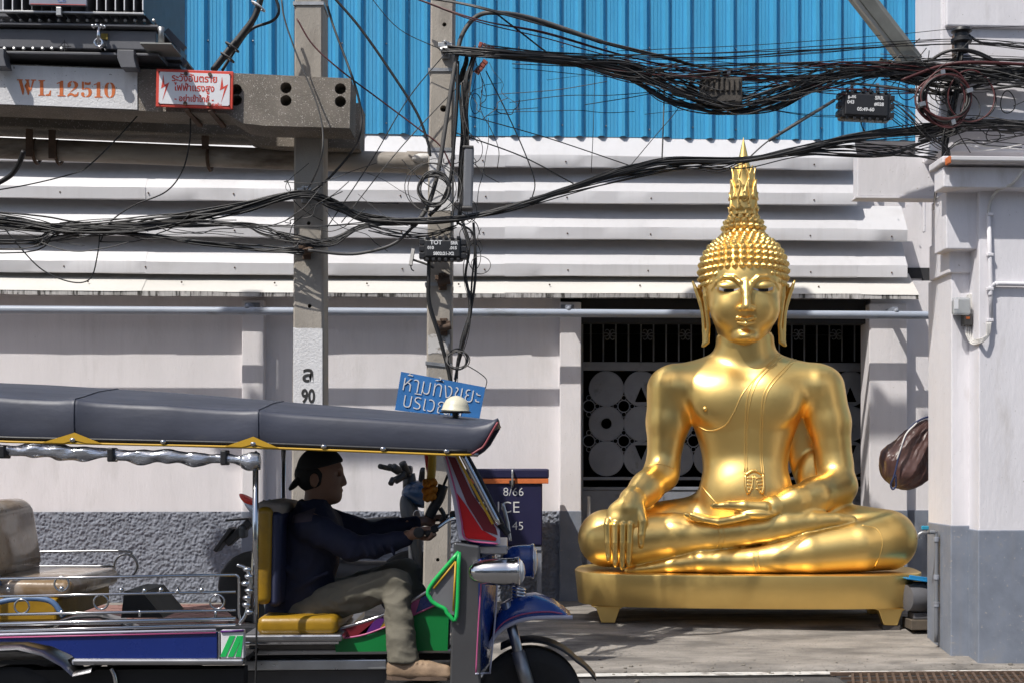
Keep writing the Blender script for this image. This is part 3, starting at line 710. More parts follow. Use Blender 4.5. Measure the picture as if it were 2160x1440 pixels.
cables('cable_bundle', 'lower black cable strands drooping beneath the bundle between left edge and poles', [
    ([(-660, 470, YP), (0, 512, YP), (120, 495, YP), (250, 480, YP), (400, 474, YP), (510, 472, YP), (560, 490, YP), (630, 508, YP-.04), (700, 508, YP), (770, 478, YP), (900, 466, YP)], 8, (.0035, .006), [16, 15, 13, 9, 6, 5, 10, 10, 10, 5, 4], [B, G_]),
    ([(-660, 405, YP), (0, 475, YP), (150, 488, YP), (300, 496, YP), (430, 512, YP), (560, 524, YP), (640, 530, YP-.05)], 4, (.006, .009), 4, [B]),
    ([(650, 528, YP-.05), (720, 536, YP), (770, 533, YP), (830, 515, YP), (870, 480, YP), (890, 462, YP)], 1, (.013, .013), 0, [G_]),
    ([(630, 412, YP), (680, 420, YP), (730, 448, YP), (790, 470, YP), (850, 472, YP), (900, 466, YP-.05)], 1, (.017, .017), 0, [G_]),
    ([(520, 474, YP), (640, 478, YP-.05), (700, 476, YP), (770, 472, YP)], 2, (.004, .005), 3, [G_]),
    ([(780, 478, YP), (840, 490, YP), (900, 496, YP), (960, 480, YP)], 4, (.0035, .005), 8, [B])], 'cable bundle')
# upper bundle from pole two to the right wall
topp = [(935, 108, YP), (985, 112, YP-.05), (1050, 116, YP-.1), (1200, 128, -3.383), (1330, 152, -3.25), (1440, 185, -3.183), (1540, 205, -3.116), (1650, 195, -3.016), (1760, 165, -2.916), (1870, 148, -2.816), (1985, 150, YT), (2080, 152, YT-.05), (2200, 158, YT-.05)]
cables('cable_bundle', 'dense black bundle of telephone cables slung from the second pole to the right wall', [
    (topp, 20, (.0035, .0065), [5, 6, 7, 10, 16, 22, 25, 24, 20, 14, 10, 10, 14], [B, B, B, B, G_]),
    (topp[:5]+[(1460, 158, -3.183), (1640, 150, -3.05), (1800, 138, -2.916), (1985, 140, YT), (2200, 150, YT)], 12, (.0035, .0055), [4, 5, 6, 8, 14, 18, 18, 16, 10, 10], [B, B, B, G_, RD]),
    ([(955, 112, YP), (1050, 120, YP-.1), (1150, 124, -3.417), (1260, 140, -3.317), (1330, 165, -3.25), (1390, 205, -3.216), (1450, 225, -3.183), (1540, 236, -3.116), (1640, 222, -3.05), (1720, 180, -2.983), (1800, 150, -2.883)], 10, (.0045, .007), [3, 3, 3, 4, 5, 6, 7, 8, 9, 9, 6], [B]),
    ([(945, 106, YP), (1060, 112, YP-.1), (1180, 122, -3.397), (1300, 138, -3.283)], 6, (.008, .011), 5, [B])], 'cable bundle')
cables('cable_bundle', 'grey lashed messenger cables sloping from the top centre down to the right', [
    ([(870, -8, YP), (960, 8, YP-.05), (1030, 22, YP-.1), (1140, 50, -3.417), (1270, 90, -3.317), (1400, 122, -3.216), (1520, 150, -3.116), (1680, 170, -2.983), (1830, 182, -2.883), (1985, 200, YT)], 3, (.007, .009), 3, [G_, G_, B]),
    ([(880, 0, YP), (1010, 42, YP-.1), (1150, 72, -3.417), (1300, 120, -3.283), (1450, 152, -3.183), (1600, 165, -3.05), (1760, 190, -2.95), (1960, 196, YT)], 3, (.0045, .006), 6, [B, RD]),
    ([(1040, 24, YP-.1), (1100, 70, -3.483), (1160, 115, -3.417), (1190, 122, -3.383)], 1, (.007, .007), 0, [B])], 'cable bundle')
cables('cable_bundle', 'thin straight black lines strung high across the blue cladding to the right', [
    ([(1020, 100, YP-.1), (1200, 112, -3.383), (1500, 118, -3.183), (1750, 108, -2.95), (2020, 90, YT), (2200, 96, YT)], 4, (.003, .0045), 7, [B]),
    ([(1300, 108, -3.283), (1600, 95, -3.05), (1900, 72, -2.816), (2010, 62, YT), (2200, 54, YT)], 1, (.003, .003), 0, [B]),
    ([(1080, 128, -3.45), (1400, 152, -3.216), (1700, 152, -2.983), (1990, 122, YT), (2200, 128, YT)], 4, (.003, .005), 8, [B]),
    ([(1560, 215, -3.116), (1700, 238, -2.983), (1800, 246, -2.916)], 2, (.003, .004), 6, [B])], 'cable bundle')
# loose strands that wander off the bundles
def strays(label, n, x0, x1, y0, y1, Y, r0, r1, mats=(B, B, G_)):
    t = thing('loose_wire', label, 'wire', P((x0+x1)/2, (y0+y1)/2, Y), 'loose wires around the poles')
    for i in range(n):
        a = random.uniform(x0, x1); L_ = random.uniform(.25, .7)*(x1-x0)*random.choice([-1, 1]); ya = random.uniform(y0, y1); yb = random.uniform(y0, y1); sg = random.uniform(-10, 45); pts = []
        for j in range(6):
            u = j/5; pts.append(P(min(max(a+L_*u, x0-30), x1+30)+random.gauss(0, 5), ya+(yb-ya)*u+sg*4*u*(1-u)*.5+random.gauss(0, 3), Y-.05*math.sin(u*3+i)))
        mb = MB(); strand(mb, pts, random.uniform(r0, r1)); mb.build('strand', random.choice(mats), t, smooth=True)
strays('fine loose wires straying around the low bundle at the left', 12, 0, 600, 440, 525, YP-.02, .002, .0045)
strays('fine loose wires crossing between the two poles', 14, 640, 980, 330, 540, YP-.02, .002, .004)
strays('fine loose wires hanging by the tangle right of the second pole', 12, 960, 1060, 110, 480, YP-.02, .002, .004)
strays('fine loose wires straying from the upper bundle over the blue cladding', 14, 1050, 1900, 100, 245, -3.1, .002, .004)
strays('fine loose wires around the knot at the right wall', 16, 1850, 2170, 70, 320, YT-.04, .002, .005)
# vertical tangle beside pole two
vt = cables('cable_tangle', 'vertical tangle of thin black cables hanging down the right side of the second pole', [
    ([(1000, 118, YP), (988, 170, YP), (980, 230, YP), (984, 300, YP), (975, 370, YP), (972, 435, YP), (965, 470, YP)], 16, (.003, .0055), [8, 14, 16, 12, 9, 7, 5], [B, B, G_]),
    ([(985, 125, YP), (972, 180, YP+.1), (976, 260, YP+.1), (972, 340, YP+.1), (968, 420, YP+.1)], 10, (.003, .005), [8, 9, 9, 8, 8], [B]),
    ([(975, 470, YP), (988, 520, YP), (980, 580, YP), (992, 640, YP), (985, 700, YP), (968, 765, YP), (962, 800, YP)], 6, (.0022, .004), 9, [B, G_]),
    ([(965, 470, YP), (1000, 500, YP), (995, 600, YP), (990, 660, YP), (972, 720, YP), (962, 790, YP)], 1, (.008, .008), 0, [B])], 'cable tangle')
for q in range(9):
    c = (random.uniform(965, 1015), random.uniform(200, 560)); coil(vt, c[0], c[1], YP, random.uniform(10, 34), 1, [B, G_], .0026, random.uniform(.5, 1), 'loop')
# riser cables on the face of pole two
rs = cables('riser_cable', 'thick taped cable curving down the face of the second pole', [
    ([(1270, 90, -3.317), (1130, 42, -3.437), (1050, 28, YP-.05), (1005, 36, YP), (975, 75, YP), (962, 130, YP), (950, 200, YP), (938, 280, YP), (925, 360, YP), (905, 430, YP), (880, 470, YP), (868, 480, YP)], 1, (.019, .019), 0, [G_]),
    ([(966, 130, YP), (964, 220, YP), (958, 300, YP), (950, 380, YP), (930, 430, YP), (905, 456, YP)], 1, (.015, .015), 0, [B]),
    ([(905, 500, YP), (903, 580, YP-.02), (905, 640, YP-.02), (925, 700, YP-.02), (945, 770, YP-.02), (952, 810, YP-.02)], 2, (.013, .016), 3, [B]),
    ([(999, 470, YP), (1004, 560, YP), (996, 640, YP), (975, 720, YP-.02), (960, 800, YP-.02)], 1, (.011, .011), 0, [B]),
    ([(700, -10, YP), (760, 60, YP), (830, 160, YP), (880, 240, YP), (902, 300, YP), (908, 330, YP)], 1, (.011, .011), 0, [B])], 'cable')
# coil on pole two
cl = thing('cable_coil', 'loose coil of thin grey wire hung on the second pole', 'cable coil', P(918, 400, YP-.05)); coil(cl, 915, 400, YP-.06, 34, 9, [G_, B], .0045); coil(cl, 912, 395, YP-.06, 55, 2, [G_], .003)
cl = thing('cable_coil', 'small coil of black wire beside the blue handwritten board', 'cable coil', P(968, 758, YP-.05)); coil(cl, 966, 758, YP-.05, 20, 5, [B, G_], .0035, 1.1)
cl = thing('cable_coil', 'neat round coil of red and black cable at the right wall', 'cable coil', P(1996, 208, YT-.12)); coil(cl, 1994, 208, YT-.14, 52, 9, [B, RD, RD, G_], .008)
for a in (.3, 1.7, 3.4, 5.0): MB().box(P(1994+52*math.cos(a), 208-52*math.sin(a), YT-.15), (.045, .05, .03), Matrix.Rotation(-a, 3, 'Y')).build('tie', m_steel, cl)
cl = thing('cable_coil', 'open loop of dark red cable right of the neat coil', 'cable coil', P(2060, 210, YT-.12)); coil(cl, 2048, 205, YT-.1, 50, 2, [RD, B], .006)
# knot of cables at the right wall
kn = cables('cable_tangle', 'dense knot of black cables fixed on the right wall', [
    ([(1860, 150, -2.816), (1940, 165, YT), (2000, 165, YT), (2080, 160, YT-.06), (2200, 160, YT-.06)], 22, (.004, .009), [12, 16, 20, 22, 26], [B, B, G_]),
    ([(2030, 90, YT), (2020, 150, YT), (2010, 220, YT), (1995, 290, YT), (1990, 330, YT)], 8, (.005, .009), [8, 16, 18, 12, 7], [B]),
    ([(1940, 290, YT), (2000, 275, YT), (2060, 262, YT), (2130, 268, YT), (2220, 275, YT)], 9, (.004, .008), [9, 10, 12, 14, 14], [B, G_]),
    ([(1820, 190, -2.85), (1900, 240, -2.783), (1960, 290, YT), (2000, 320, YT), (1990, 360, YT), (1984, 400, YT)], 6, (.003, .005), [6, 18, 14, 9, 6, 4], [B, G_]),
    ([(2160, 300, YT), (2080, 308, YT), (2030, 300, YT), (1990, 330, YT), (1975, 400, YT), (1970, 440, YT+.3)], 4, (.0035, .005), [12, 10, 8, 5, 5, 4], [B, WH]),
    ([(1900, 170, -2.816), (1985, 140, YT-.05), (2060, 132, YT-.1), (2220, 140, YT-.1)], 1, (.016, .016), 0, [RD]),
    ([(2035, 70, YT), (2070, 88, YT-.03), (2110, 92, YT-.03), (2140, 102, YT-.03), (2220, 104, YT-.03)], 2, (.01, .012), 3, [WH, B]),
    ([(1960, 132, YT), (1995, 110, YT-.05), (2030, 104, YT-.1), (2070, 115, YT-.1), (2130, 150, YT-.05)], 2, (.012, .014), 4, [B])], 'cable tangle')
for q in range(10):
    coil(kn, random.uniform(1900, 2140), random.uniform(170, 290), YT+random.uniform(-.1, .05), random.uniform(10, 30), 1, [B, B, G_], .004, random.uniform(.5, 1), 'loop')
sp_ = thing('insulator', 'black spool insulator bolted on the right wall above the cable knot', 'insulator', P(2028, 80, YT))
c = P(2028, 62, YT); MB().lathe([(.03, 0), (.07, 0), (.075, -.02), (.05, -.035), (.05, -.06), (.075, -.075), (.075, -.095), (.05, -.11), (.05, -.15), (.07, -.16), (.03, -.17)], c, 16).build('spool', m_black, sp_, smooth='auto')
MB().box(c+Vector((0, .06, -.09)), (.05, .16, .16)).build('bracket', m_rusty, sp_)
# single wires
def wire(label, pts, r, mat=B, nm='wire'):
    t = thing(nm, label, 'wire', P(*pts[len(pts)//2])); mb = MB(); strand(mb, [P(*p) for p in pts], r, 9, 5); mb.build('cable', mat, t, smooth=True); return t
wire('thin black wire drooping from under the beam across the sheets at far left', [(290, 245, -3.583), (240, 300, YP), (190, 348, YP), (160, 365, YP), (60, 390, YP), (-60, 410, YP)], .0055)
wire('thin black wire hanging in a curve below the warning sign', [(402, 240, -3.583), (400, 300, YP), (385, 360, YP), (350, 405, YP), (280, 435, YP), (232, 470, YP), (212, 510, YP)], .006)
wire('black wire looping low beneath the bundle at the left', [(0, 470, YP), (40, 520, YP), (90, 570, YP), (150, 595, YP), (190, 588, YP), (205, 540, YP), (212, 480, YP)], .0055)
wire('heavy black cable hanging at the far left edge', [(50, 320, -3.717), (40, 345, -3.65), (20, 372, -3.583), (-30, 400, YP)], .02)
tb = cables('service_cable', 'thick taped black cables rising right of the warning sign', [([(448, 150, -3.65), (480, 112, -3.65), (515, 70, -3.65), (540, 30, -3.65), (556, -30, -3.65)], 3, (.022, .026), 3, [B]), ([(468, 150, -3.583), (500, 100, -3.583), (530, 62, -3.583), (575, 44, -3.583), (588, 20, -3.583), (575, -20, -3.583)], 1, (.012, .012), 0, [B])], 'cable')
for px, py in ((545, 14), (490, 100), (480, 122)): MB().torus(P(px, py, -3.65), .047, .006, (.55, 0, .8), 14, 5).build('tape', m_signw if py < 50 else G_, tb, smooth=True)
wire('thick black cable dropping along the right side of the first pole past the beam end', [(690, 10, YP), (705, 60, YP), (735, 140, BY-.1), (752, 190, BY-.1), (762, 240, BY-.1), (758, 290, BY-.1), (735, 330, YP), (690, 380, YP), (650, 410, YP)], .0095)
wire('dark red wire crossing in front of the beam and the first pole', [(594, 0, BY-.1), (600, 40, BY-.1), (620, 100, BY-.1), (640, 150, BY-.1), (665, 210, BY-.1), (680, 270, BY-.1), (678, 330, BY-.1), (660, 380, YP), (640, 412, YP)], .0065, G_)
wire('long diagonal wire from the first pole down to the second pole', [(626, 40, BY), (660, 95, BY), (720, 150, BY), (800, 210, YP), (880, 270, YP), (930, 310, YP), (955, 360, YP)], .0065, RD)
wire('thin diagonal wire rising from the low bundle to the upper clamp of the second pole', [(690, 480, YP), (780, 345, YP), (860, 210, YP), (940, 112, YP)], .0045)
wire('second thin diagonal wire rising to the second pole in front of the sheets', [(720, 470, YP), (830, 330, YP), (930, 220, YP), (1010, 140, YP)], .0045, G_)
wire('fine straight wire from the first pole to the clamp of the second pole', [(770, -20, YP), (840, 60, YP), (930, 105, YP)], .0035)
wire('thin wire slanting from the second pole down to the bundle right of it', [(960, 280, YP), (1100, 330, -3.483), (1210, 388, -3.417)], .0055)
wire('fine wire sloping across the sheets from the tangle to the far bundle', [(990, 245, YP), (1150, 290, -3.45), (1300, 340, -3.317), (1345, 356, -3.283)], .0045)
wire('thin hanging wire curving down from the red joint to the low bundle', [(1025, 150, YP), (1070, 240, YP), (1110, 330, -3.517), (1128, 385, -3.483), (1122, 420, -3.483)], .005)
wire('fine vertical wire dropping from the upper bundle to the low bundle', [(1255, 130, -3.317), (1252, 260, -3.317), (1247, 365, -3.317)], .003)
wire('twisted vertical hanger wire between the upper and lower bundles', [(1402, 178, -3.216), (1400, 240, -3.216), (1398, 300, -3.216), (1396, 345, -3.216)], .0065, G_)
wire('long thin wire rising from the low bundle up to the rusty enclosure', [(1330, 350, -3.283), (1380, 290, -3.25), (1430, 230, -3.183), (1470, 160, -3.15)], .0035)
gw = wire('straight rigid guy wire slanting from the black box down to the statue finial', [(1575, 338, -3.116), (1622, 297, -3.063), (1700, 246, -2.983), (1790, 195, -2.916)], .0065, G_)
MB().tube([P(1622, 297, -3.063), P(1760, 212, -2.943)], .011, 8).build('sleeve', m_cable_g, gw, smooth=True)
# red terminal strips
for nm, px, py, rz, lb in (('terminal_block', 1026, 100, .3, 'small red terminal block in the tangle above the second pole'), ('terminal_block', 1015, 142, -.9, 'small dangling red terminal block beneath the cable tangle'), ('terminal_block', 1870, 132, .2, 'small brass terminal block on the upper bundle near the right wall')):
    t = thing(nm, lb, 'terminal block', P(px, py, -3.45 if px < 1200 else -2.783)); c = P(px, py, -3.45 if px < 1200 else -2.783)
    for i in range(4): MB().box(c+Matrix.Rotation(rz, 3, 'Y') @ Vector(((i-1.5)*.027, 0, 0)), (.023, .03, .035), Matrix.Rotation(rz, 3, 'Y')).build('terminal', M('terminal', (.35, .09, .06) if px < 1200 else (.3, .2, .08), .5), t, bevel=.003)
# ---- splice boxes
def splice(label, px, py, wpx, hpx, Y, lines, tilt=0, cat='splice box'):
    t = thing('splice_box', label, cat, P(px, py, Y)); k = PXM(px, Y); c = P(px, py, Y); rt = Matrix.Rotation(R(tilt), 3, 'Y')
    W, H = wpx*k, hpx*k
    MB().box(c, (W, .11, H), rt).build('housing', m_black, t, bevel=.018)
    MB().box(c+Vector((0, -.056, 0)), (W*.86, .02, H*.8), rt).build('cover', m_black, t, bevel=.012)
    for sx in (-1, 1):
        for sz in (-.62, 0, .62): MB().box(c+rt @ Vector((sx*W*.51, -.02, sz*H*.5)), (.035, .07, .035), rt).build('latch', m_black, t, bevel=.004)
    mb = MB()
    for i in range(6): [MB().box(c+rt @ Vector(((i-2.5)*W*.15, -.04, s*H*.5)), (.02, .05, .02), rt).build('rib', m_black, t, bevel=.003) for s in (-1, 1)]
    for s, dx, dz, size in lines:
        text('lettering', s, size*k*1.35, m_pale, t, c+rt @ Vector((dx*k, -.0675, dz*k)), rt @ Vector((1, 0, 0)), rt @ Vector((0, 0, 1)), bold=.0012)
    return t
splice('black splice box with white printed text on the second pole', 935, 528, 86, 46, YP-.08, [('TOT', -14, 12, 9), ('SRR', 24, 11, 6.5), ('010', -25, 1, 6.5), ('.015', 22, 1, 6.5), ('S802:21-X2', 2, -11, 6.8)])
t = splice('black splice box with white printed text hanging near the right wall', 1823, 227, 108, 58, -2.863, [('nt', -28, 16, 8), ('043', -34, 4, 7.5), ('SRR', 26, 15, 8), ('#028', 26, 2, 7.2), ('05:49-60', -2, -10, 7.6)], 2)
for dx in (-26, 28): MB().box(P(1823+dx, 190, -2.85), (.022, .01, .09)).build('hanger', m_signw, t)
fillpoly([[P(1789+a, 209-b, -2.932) for a, b in ((0, 0), (3, 0), (3, 2), (8, 2), (8, 4), (3, 4), (3, 7), (0, 7))]], m_pale, 'lettering', t)
t = thing('rusty_enclosure', 'weathered brown open cable enclosure slung in the upper bundle', 'splice box', P(1520, 195, -3.116)); k = PXM(1520, -3.116); c = P(1520, 195, -3.116)
m_weath = M('weathered_plastic', (.07, .06, .05), .8, var=.5, vscale=14, bump=.4, bscale=50)
MB().box(c, (88*k, .12, 56*k)).build('housing', m_weath, t, bevel=.015)
for i in range(7): MB().box(c+Vector(((i-3)*11*k, -.065, 10*k)), (6*k, .02, 26*k)).build('rib', m_weath, t, bevel=.004)
for dx in (-17, 17): MB().box(c+Vector((dx*k, 0, 36*k)), (7*k, .02, 20*k)).build('hanger', m_steel, t)
MB().box(c+Vector((-80*k, 0, -2*k)), (46*k, .05, 16*k), Matrix.Rotation(.15, 3, 'Y')).build('outlet_arm', m_weath, t, bevel=.008)
# grey closure tube hanging beside the second pole
t = thing('cable_closure', 'slim grey metal cable closure hanging beside the second pole', 'cable box', P(988, 440, YP)); c = P(988, 378, YP-.02); k = PXM(988, YP)
MB().box(c, (20*k, .09, 126*k), Matrix.Rotation(R(1.5), 3, 'Y')).build('housing', M('closure_grey', (.17, .175, .19), .5, var=.15), t, bevel=.012)
MB().box(c+Vector((0, 0, 64*k)), (23*k, .1, 6*k)).build('end_cap', m_cable_g, t, bevel=.006); MB().box(c+Vector((-2*k, 0, -63*k)), (22*k, .1, 6*k)).build('end_cap', m_cable_g, t, bevel=.006)
# slanting grey metal channel at the top right
t = thing('stay_channel', 'slanting grey metal channel from the top edge to the right wall', 'metal channel', P(1870, 70, -3.583))
a, b = P(1770, -60, -3.0), P(1925, 140, -2.68)
mb = MB(); mb.beam(a, b, .09, .15, (0, 1, 0)); mb.build('channel', M('channel_grey', (.36, .35, .30), .55, .2, var=.2, vscale=5), t, bevel=.006)
d = (b-a).normalized(); sdn = d.cross(Vector((0, 1, 0))).normalized()
for s in (-1, 1): MB().beam(a+Vector((0, -.055, 0))+sdn*s*.055, b+Vector((0, -.055, 0))+sdn*s*.055, .03, .03, (0, 1, 0)).build('lip', M('channel_light', (.5, .49, .44), .5, .2), t)
# dangling plastic clip under the box on pole two
t = thing('cable_clip', 'white plastic clip dangling on a grey tail left of the pole splice box', 'clip', P(870, 545, YP))
MB().beam(P(866, 560, YP), P(872, 526, YP), .02, .05, (0, 1, 0)).build('plate', m_cable_w, t); MB().tube(crom([P(870, 548, YP), P(900, 558, YP), P(915, 566, YP)]), .008, 6).build('tail', G_, t); MB().tube(crom([P(866, 558, YP), P(868, 568, YP), P(873, 572, YP)]), .004, 5).build('tail', B, t)
# blue handwritten board on pole two
t = thing('blue_board', 'tilted blue handwritten board strung to the second pole', 'sign', P(930, 830, YP-.05)); Yb = YP-.06
q = [P(846, 783, Yb), P(1024, 816, Yb), P(1011, 884, Yb), P(833, 864, Yb)]
MB().prism(q, (0, .008, 0)).build('board', m_signblue, t)
rx = (q[1]-q[0]).normalized(); uz = Vector((0, -1, 0)).cross(rx)*-1; uz = rx.cross(Vector((0, -1, 0)))*-1
uz = (q[0]-q[3]); uz = (uz-rx*uz.dot(rx)).normalized(); k = PXM(930, Yb)
def hand(s, size, org): return text('lettering', s, size, m_pale, t, org, rx, uz, xs=.8, bold=-.0021, extrude=.0008)
cu_n = (q[0]+q[1]+q[2]+q[3])/4+Vector((0, -.004, 0))
hand('ห้ามทิ้งขยะ', 50*k, cu_n+uz*15*k); hand('บริเวณนี้', 48*k, cu_n-uz*20*k-rx*12*k)
wire('thin wire curling down the right side of the blue board', [(985, 770, YP), (1010, 785, YP), (1026, 800, YP), (1024, 818, YP-.06)], .004)
# ================================================================== SDF TOOLKIT
class Field:
    def __init__(s, lo, hi, h):
        s.lo = np.array(lo, np.float32); s.h = h; n = np.ceil((np.array(hi)-np.array(lo))/h).astype(int)+1
        s.ax = [s.lo[i]+h*np.arange(n[i], dtype=np.float32) for i in range(3)]; s.f = np.full(n, 1e3, np.float32)
    def win(s, lo, hi):
        sl = []
        for i in range(3):
            a = int(np.floor((lo[i]-s.lo[i])/s.h)); b = int(np.ceil((hi[i]-s.lo[i])/s.h))+1
            a = max(0, a); b = min(s.f.shape[i], b)
            if b <= a: return None, None
            sl.append(slice(a, b))
        return tuple(sl), (s.ax[0][sl[0]][:, None, None], s.ax[1][sl[1]][None, :, None], s.ax[2][sl[2]][None, None, :])
    def put(s, lo, hi, fn, k, op='add'):
        m = k+3*s.h; w_, g_ = s.win([a-m for a in lo], [a+m for a in hi])
        if w_ is None: return
        d = fn(*g_).astype(np.float32); a = s.f[w_]
        if op == 'add':
            hh = np.maximum(k-np.abs(a-d), 0)/max(k, 1e-6); s.f[w_] = np.minimum(a, d)-hh*hh*k*.25
        else:
            d = -d; hh = np.maximum(k-np.abs(a-d), 0)/max(k, 1e-6); s.f[w_] = np.maximum(a, d)+hh*hh*k*.25
    def ell(s, c, r, k=0, op='add', rot=None):
        c = np.array(c, float); r = np.array(r, float); m = max(r) if rot is not None else None
        def fn(x, y, z):
            q = [x-c[0], y-c[1], z-c[2]]
            if rot is not None: q = [rot[0][i]*q[0]+rot[1][i]*q[1]+rot[2][i]*q[2] for i in range(3)]
            k0 = np.sqrt((q[0]/r[0])**2+(q[1]/r[1])**2+(q[2]/r[2])**2); k1 = np.sqrt((q[0]/r[0]**2)**2+(q[1]/r[1]**2)**2+(q[2]/r[2]**2)**2)+1e-6
            return np.where(k0 < .05, -min(r), k0*(k0-1)/k1)
        e = np.array([m]*3) if m else r
        s.put(c-e, c+e, fn, k, op)
    def cap(s, a, b, ra, rb, k=0, op='add', sc=(1, 1, 1)):
        sc = np.array(sc, float); a0 = np.array(a, float); b0 = np.array(b, float); A = a0*sc; Bv = b0*sc; ab = Bv-A; L = float(ab @ ab)+1e-9
        def fn(x, y, z):
            px, py, pz = x*sc[0]-A[0], y*sc[1]-A[1], z*sc[2]-A[2]
            t = np.clip((px*ab[0]+py*ab[1]+pz*ab[2])/L, 0, 1)
            return (np.sqrt((px-t*ab[0])**2+(py-t*ab[1])**2+(pz-t*ab[2])**2)-(ra+(rb-ra)*t))/max(sc)
        r = max(ra, rb)/sc; s.put(np.minimum(a0, b0)-r, np.maximum(a0, b0)+r, fn, k, op)
    def chain(s, pts, k=0, op='add', sc=(1, 1, 1)):
        """pts: (x,y,z,r) joined by tapered capsules"""
        for p, q in zip(pts[:-1], pts[1:]): s.cap(p[:3], q[:3], p[3], q[3], k, op, sc)
    def loft(s, rows, k=0, ex=2.2, op='add'):
        """rows: (z, cx, cy, wx, wy) from low to high: stacked super-ellipses"""
        rows = np.array(sorted(rows), float); Z = rows[:, 0]
        def ip(z, col):
            zz = z.ravel(); n = len(Z); i = np.clip(np.searchsorted(Z, zz)-1, 0, n-2); t = np.clip((zz-Z[i])/(Z[i+1]-Z[i]), 0, 1)
            y = rows[:, col]; m = np.gradient(y, Z); dz = Z[i+1]-Z[i]
            h = (2*t**3-3*t**2+1)*y[i]+(t**3-2*t**2+t)*dz*m[i]+(-2*t**3+3*t**2)*y[i+1]+(t**3-t**2)*dz*m[i+1]
            return h.reshape(z.shape)
        def fn(x, y, z):
            cx, cy, wx, wy = (ip(z, i) for i in (1, 2, 3, 4)); wx = np.maximum(wx, .5); wy = np.maximum(wy, .5)
            q = (np.abs((x-cx)/wx)**ex+np.abs((y-cy)/wy)**ex)**(1/ex); d = (q-1)*np.minimum(wx, wy)
            return np.maximum(d, np.maximum(Z[0]-z, z-Z[-1]))
        s.put((rows[:, 1]-rows[:, 3]).min()*np.array([1, 0, 0])+np.array([0, (rows[:, 2]-rows[:, 4]).min(), Z[0]]), np.array([(rows[:, 1]+rows[:, 3]).max(), (rows[:, 2]+rows[:, 4]).max(), Z[-1]]), fn, k, op)
    def below(s, z0): s.f = np.maximum(s.f, z0-s.ax[2][None, None, :])
    def mesh(s, name, scale=1.0, smooth=2, flip=(1, 1, 1), largest=False):
        f = s.f; S = f < 0; nx, ny, nz_ = f.shape
        c = np.zeros((nx-1, ny-1, nz_-1), np.int8)
        for dx in (0, 1):
            for dy in (0, 1):
                for dz in (0, 1): c += S[dx:nx-1+dx, dy:ny-1+dy, dz:nz_-1+dz]
        act = (c > 0) & (c < 8); idx = -np.ones(act.shape, np.int64); I = np.argwhere(act); idx[act] = np.arange(len(I))
        acc = np.zeros((len(I), 3)); cnt = np.zeros(len(I))
        co = [(a, b, d) for a in (0, 1) for b in (0, 1) for d in (0, 1)]
        for p in co:
            for ax_ in range(3):
                if p[ax_]: continue
                q = list(p); q[ax_] = 1
                fa = f[I[:, 0]+p[0], I[:, 1]+p[1], I[:, 2]+p[2]]; fb = f[I[:, 0]+q[0], I[:, 1]+q[1], I[:, 2]+q[2]]
                m = (fa < 0) != (fb < 0); t = np.where(m, fa/np.where(fa == fb, 1, fa-fb), 0); t = np.clip(t, 0, 1)
                pos = np.tile(np.array(p, float), (len(I), 1)); pos[:, ax_] += t
                acc[m] += pos[m]; cnt[m] += 1
        V = (I+acc/np.maximum(cnt, 1)[:, None])*s.h+s.lo
        Q = []
        for ax_ in range(3):
            sl0 = [slice(0, n) for n in f.shape]; sl1 = list(sl0); sl0[ax_] = slice(0, f.shape[ax_]-1); sl1[ax_] = slice(1, f.shape[ax_])
            e = np.argwhere(S[tuple(sl0)] != S[tuple(sl1)]); b_, c_ = [(1, 2), (2, 0), (0, 1)][ax_]
            e = e[(e[:, b_] > 0) & (e[:, c_] > 0) & (e[:, b_] < f.shape[b_]-1) & (e[:, c_] < f.shape[c_]-1)]
            ins = S[e[:, 0], e[:, 1], e[:, 2]]
            o = []
            for db, dc in ((-1, -1), (0, -1), (0, 0), (-1, 0)):
                p = e.copy(); p[:, b_] += db; p[:, c_] += dc; o.append(idx[p[:, 0], p[:, 1], p[:, 2]])
            q = np.stack(o, 1); q[~ins] = q[~ins][:, ::-1]; Q.append(q)
        Q = np.concatenate(Q); Q = Q[(Q >= 0).all(1)]
        if largest:                                  # keep the biggest connected surface only
            lab = np.arange(len(V))
            while True:
                m_ = lab[Q].min(1); new = lab.copy(); np.minimum.at(new, Q.ravel(), np.repeat(m_, 4)); new = new[new]
                if (new == lab).all(): break
                lab = new
            big = np.bincount(lab[Q[:, 0]]).argmax(); Q = Q[lab[Q[:, 0]] == big]; u, inv = np.unique(Q, return_inverse=True); V = V[u]; Q = inv.reshape(-1, 4)
        if smooth:                                   # a little Laplacian smoothing
            E = np.concatenate([Q[:, [0, 1]], Q[:, [1, 2]], Q[:, [2, 3]], Q[:, [3, 0]]])
            for it in range(smooth):
                A_ = np.zeros_like(V); n_ = np.zeros(len(V))
                for a, b in ((0, 1), (1, 0)):
                    for j in range(3): A_[:, j] += np.bincount(E[:, a], V[E[:, b], j], len(V))
                    n_ += np.bincount(E[:, a], minlength=len(V))
                V = V*.5+.5*A_/np.maximum(n_, 1)[:, None]
        V = V*scale*np.array(flip)
        if np.prod(flip) < 0: Q = Q[:, ::-1]
        me = bpy.data.meshes.new(name); meshnp(me, V, Q); me.polygons.foreach_set('use_smooth', [True]*len(me.polygons)); return me

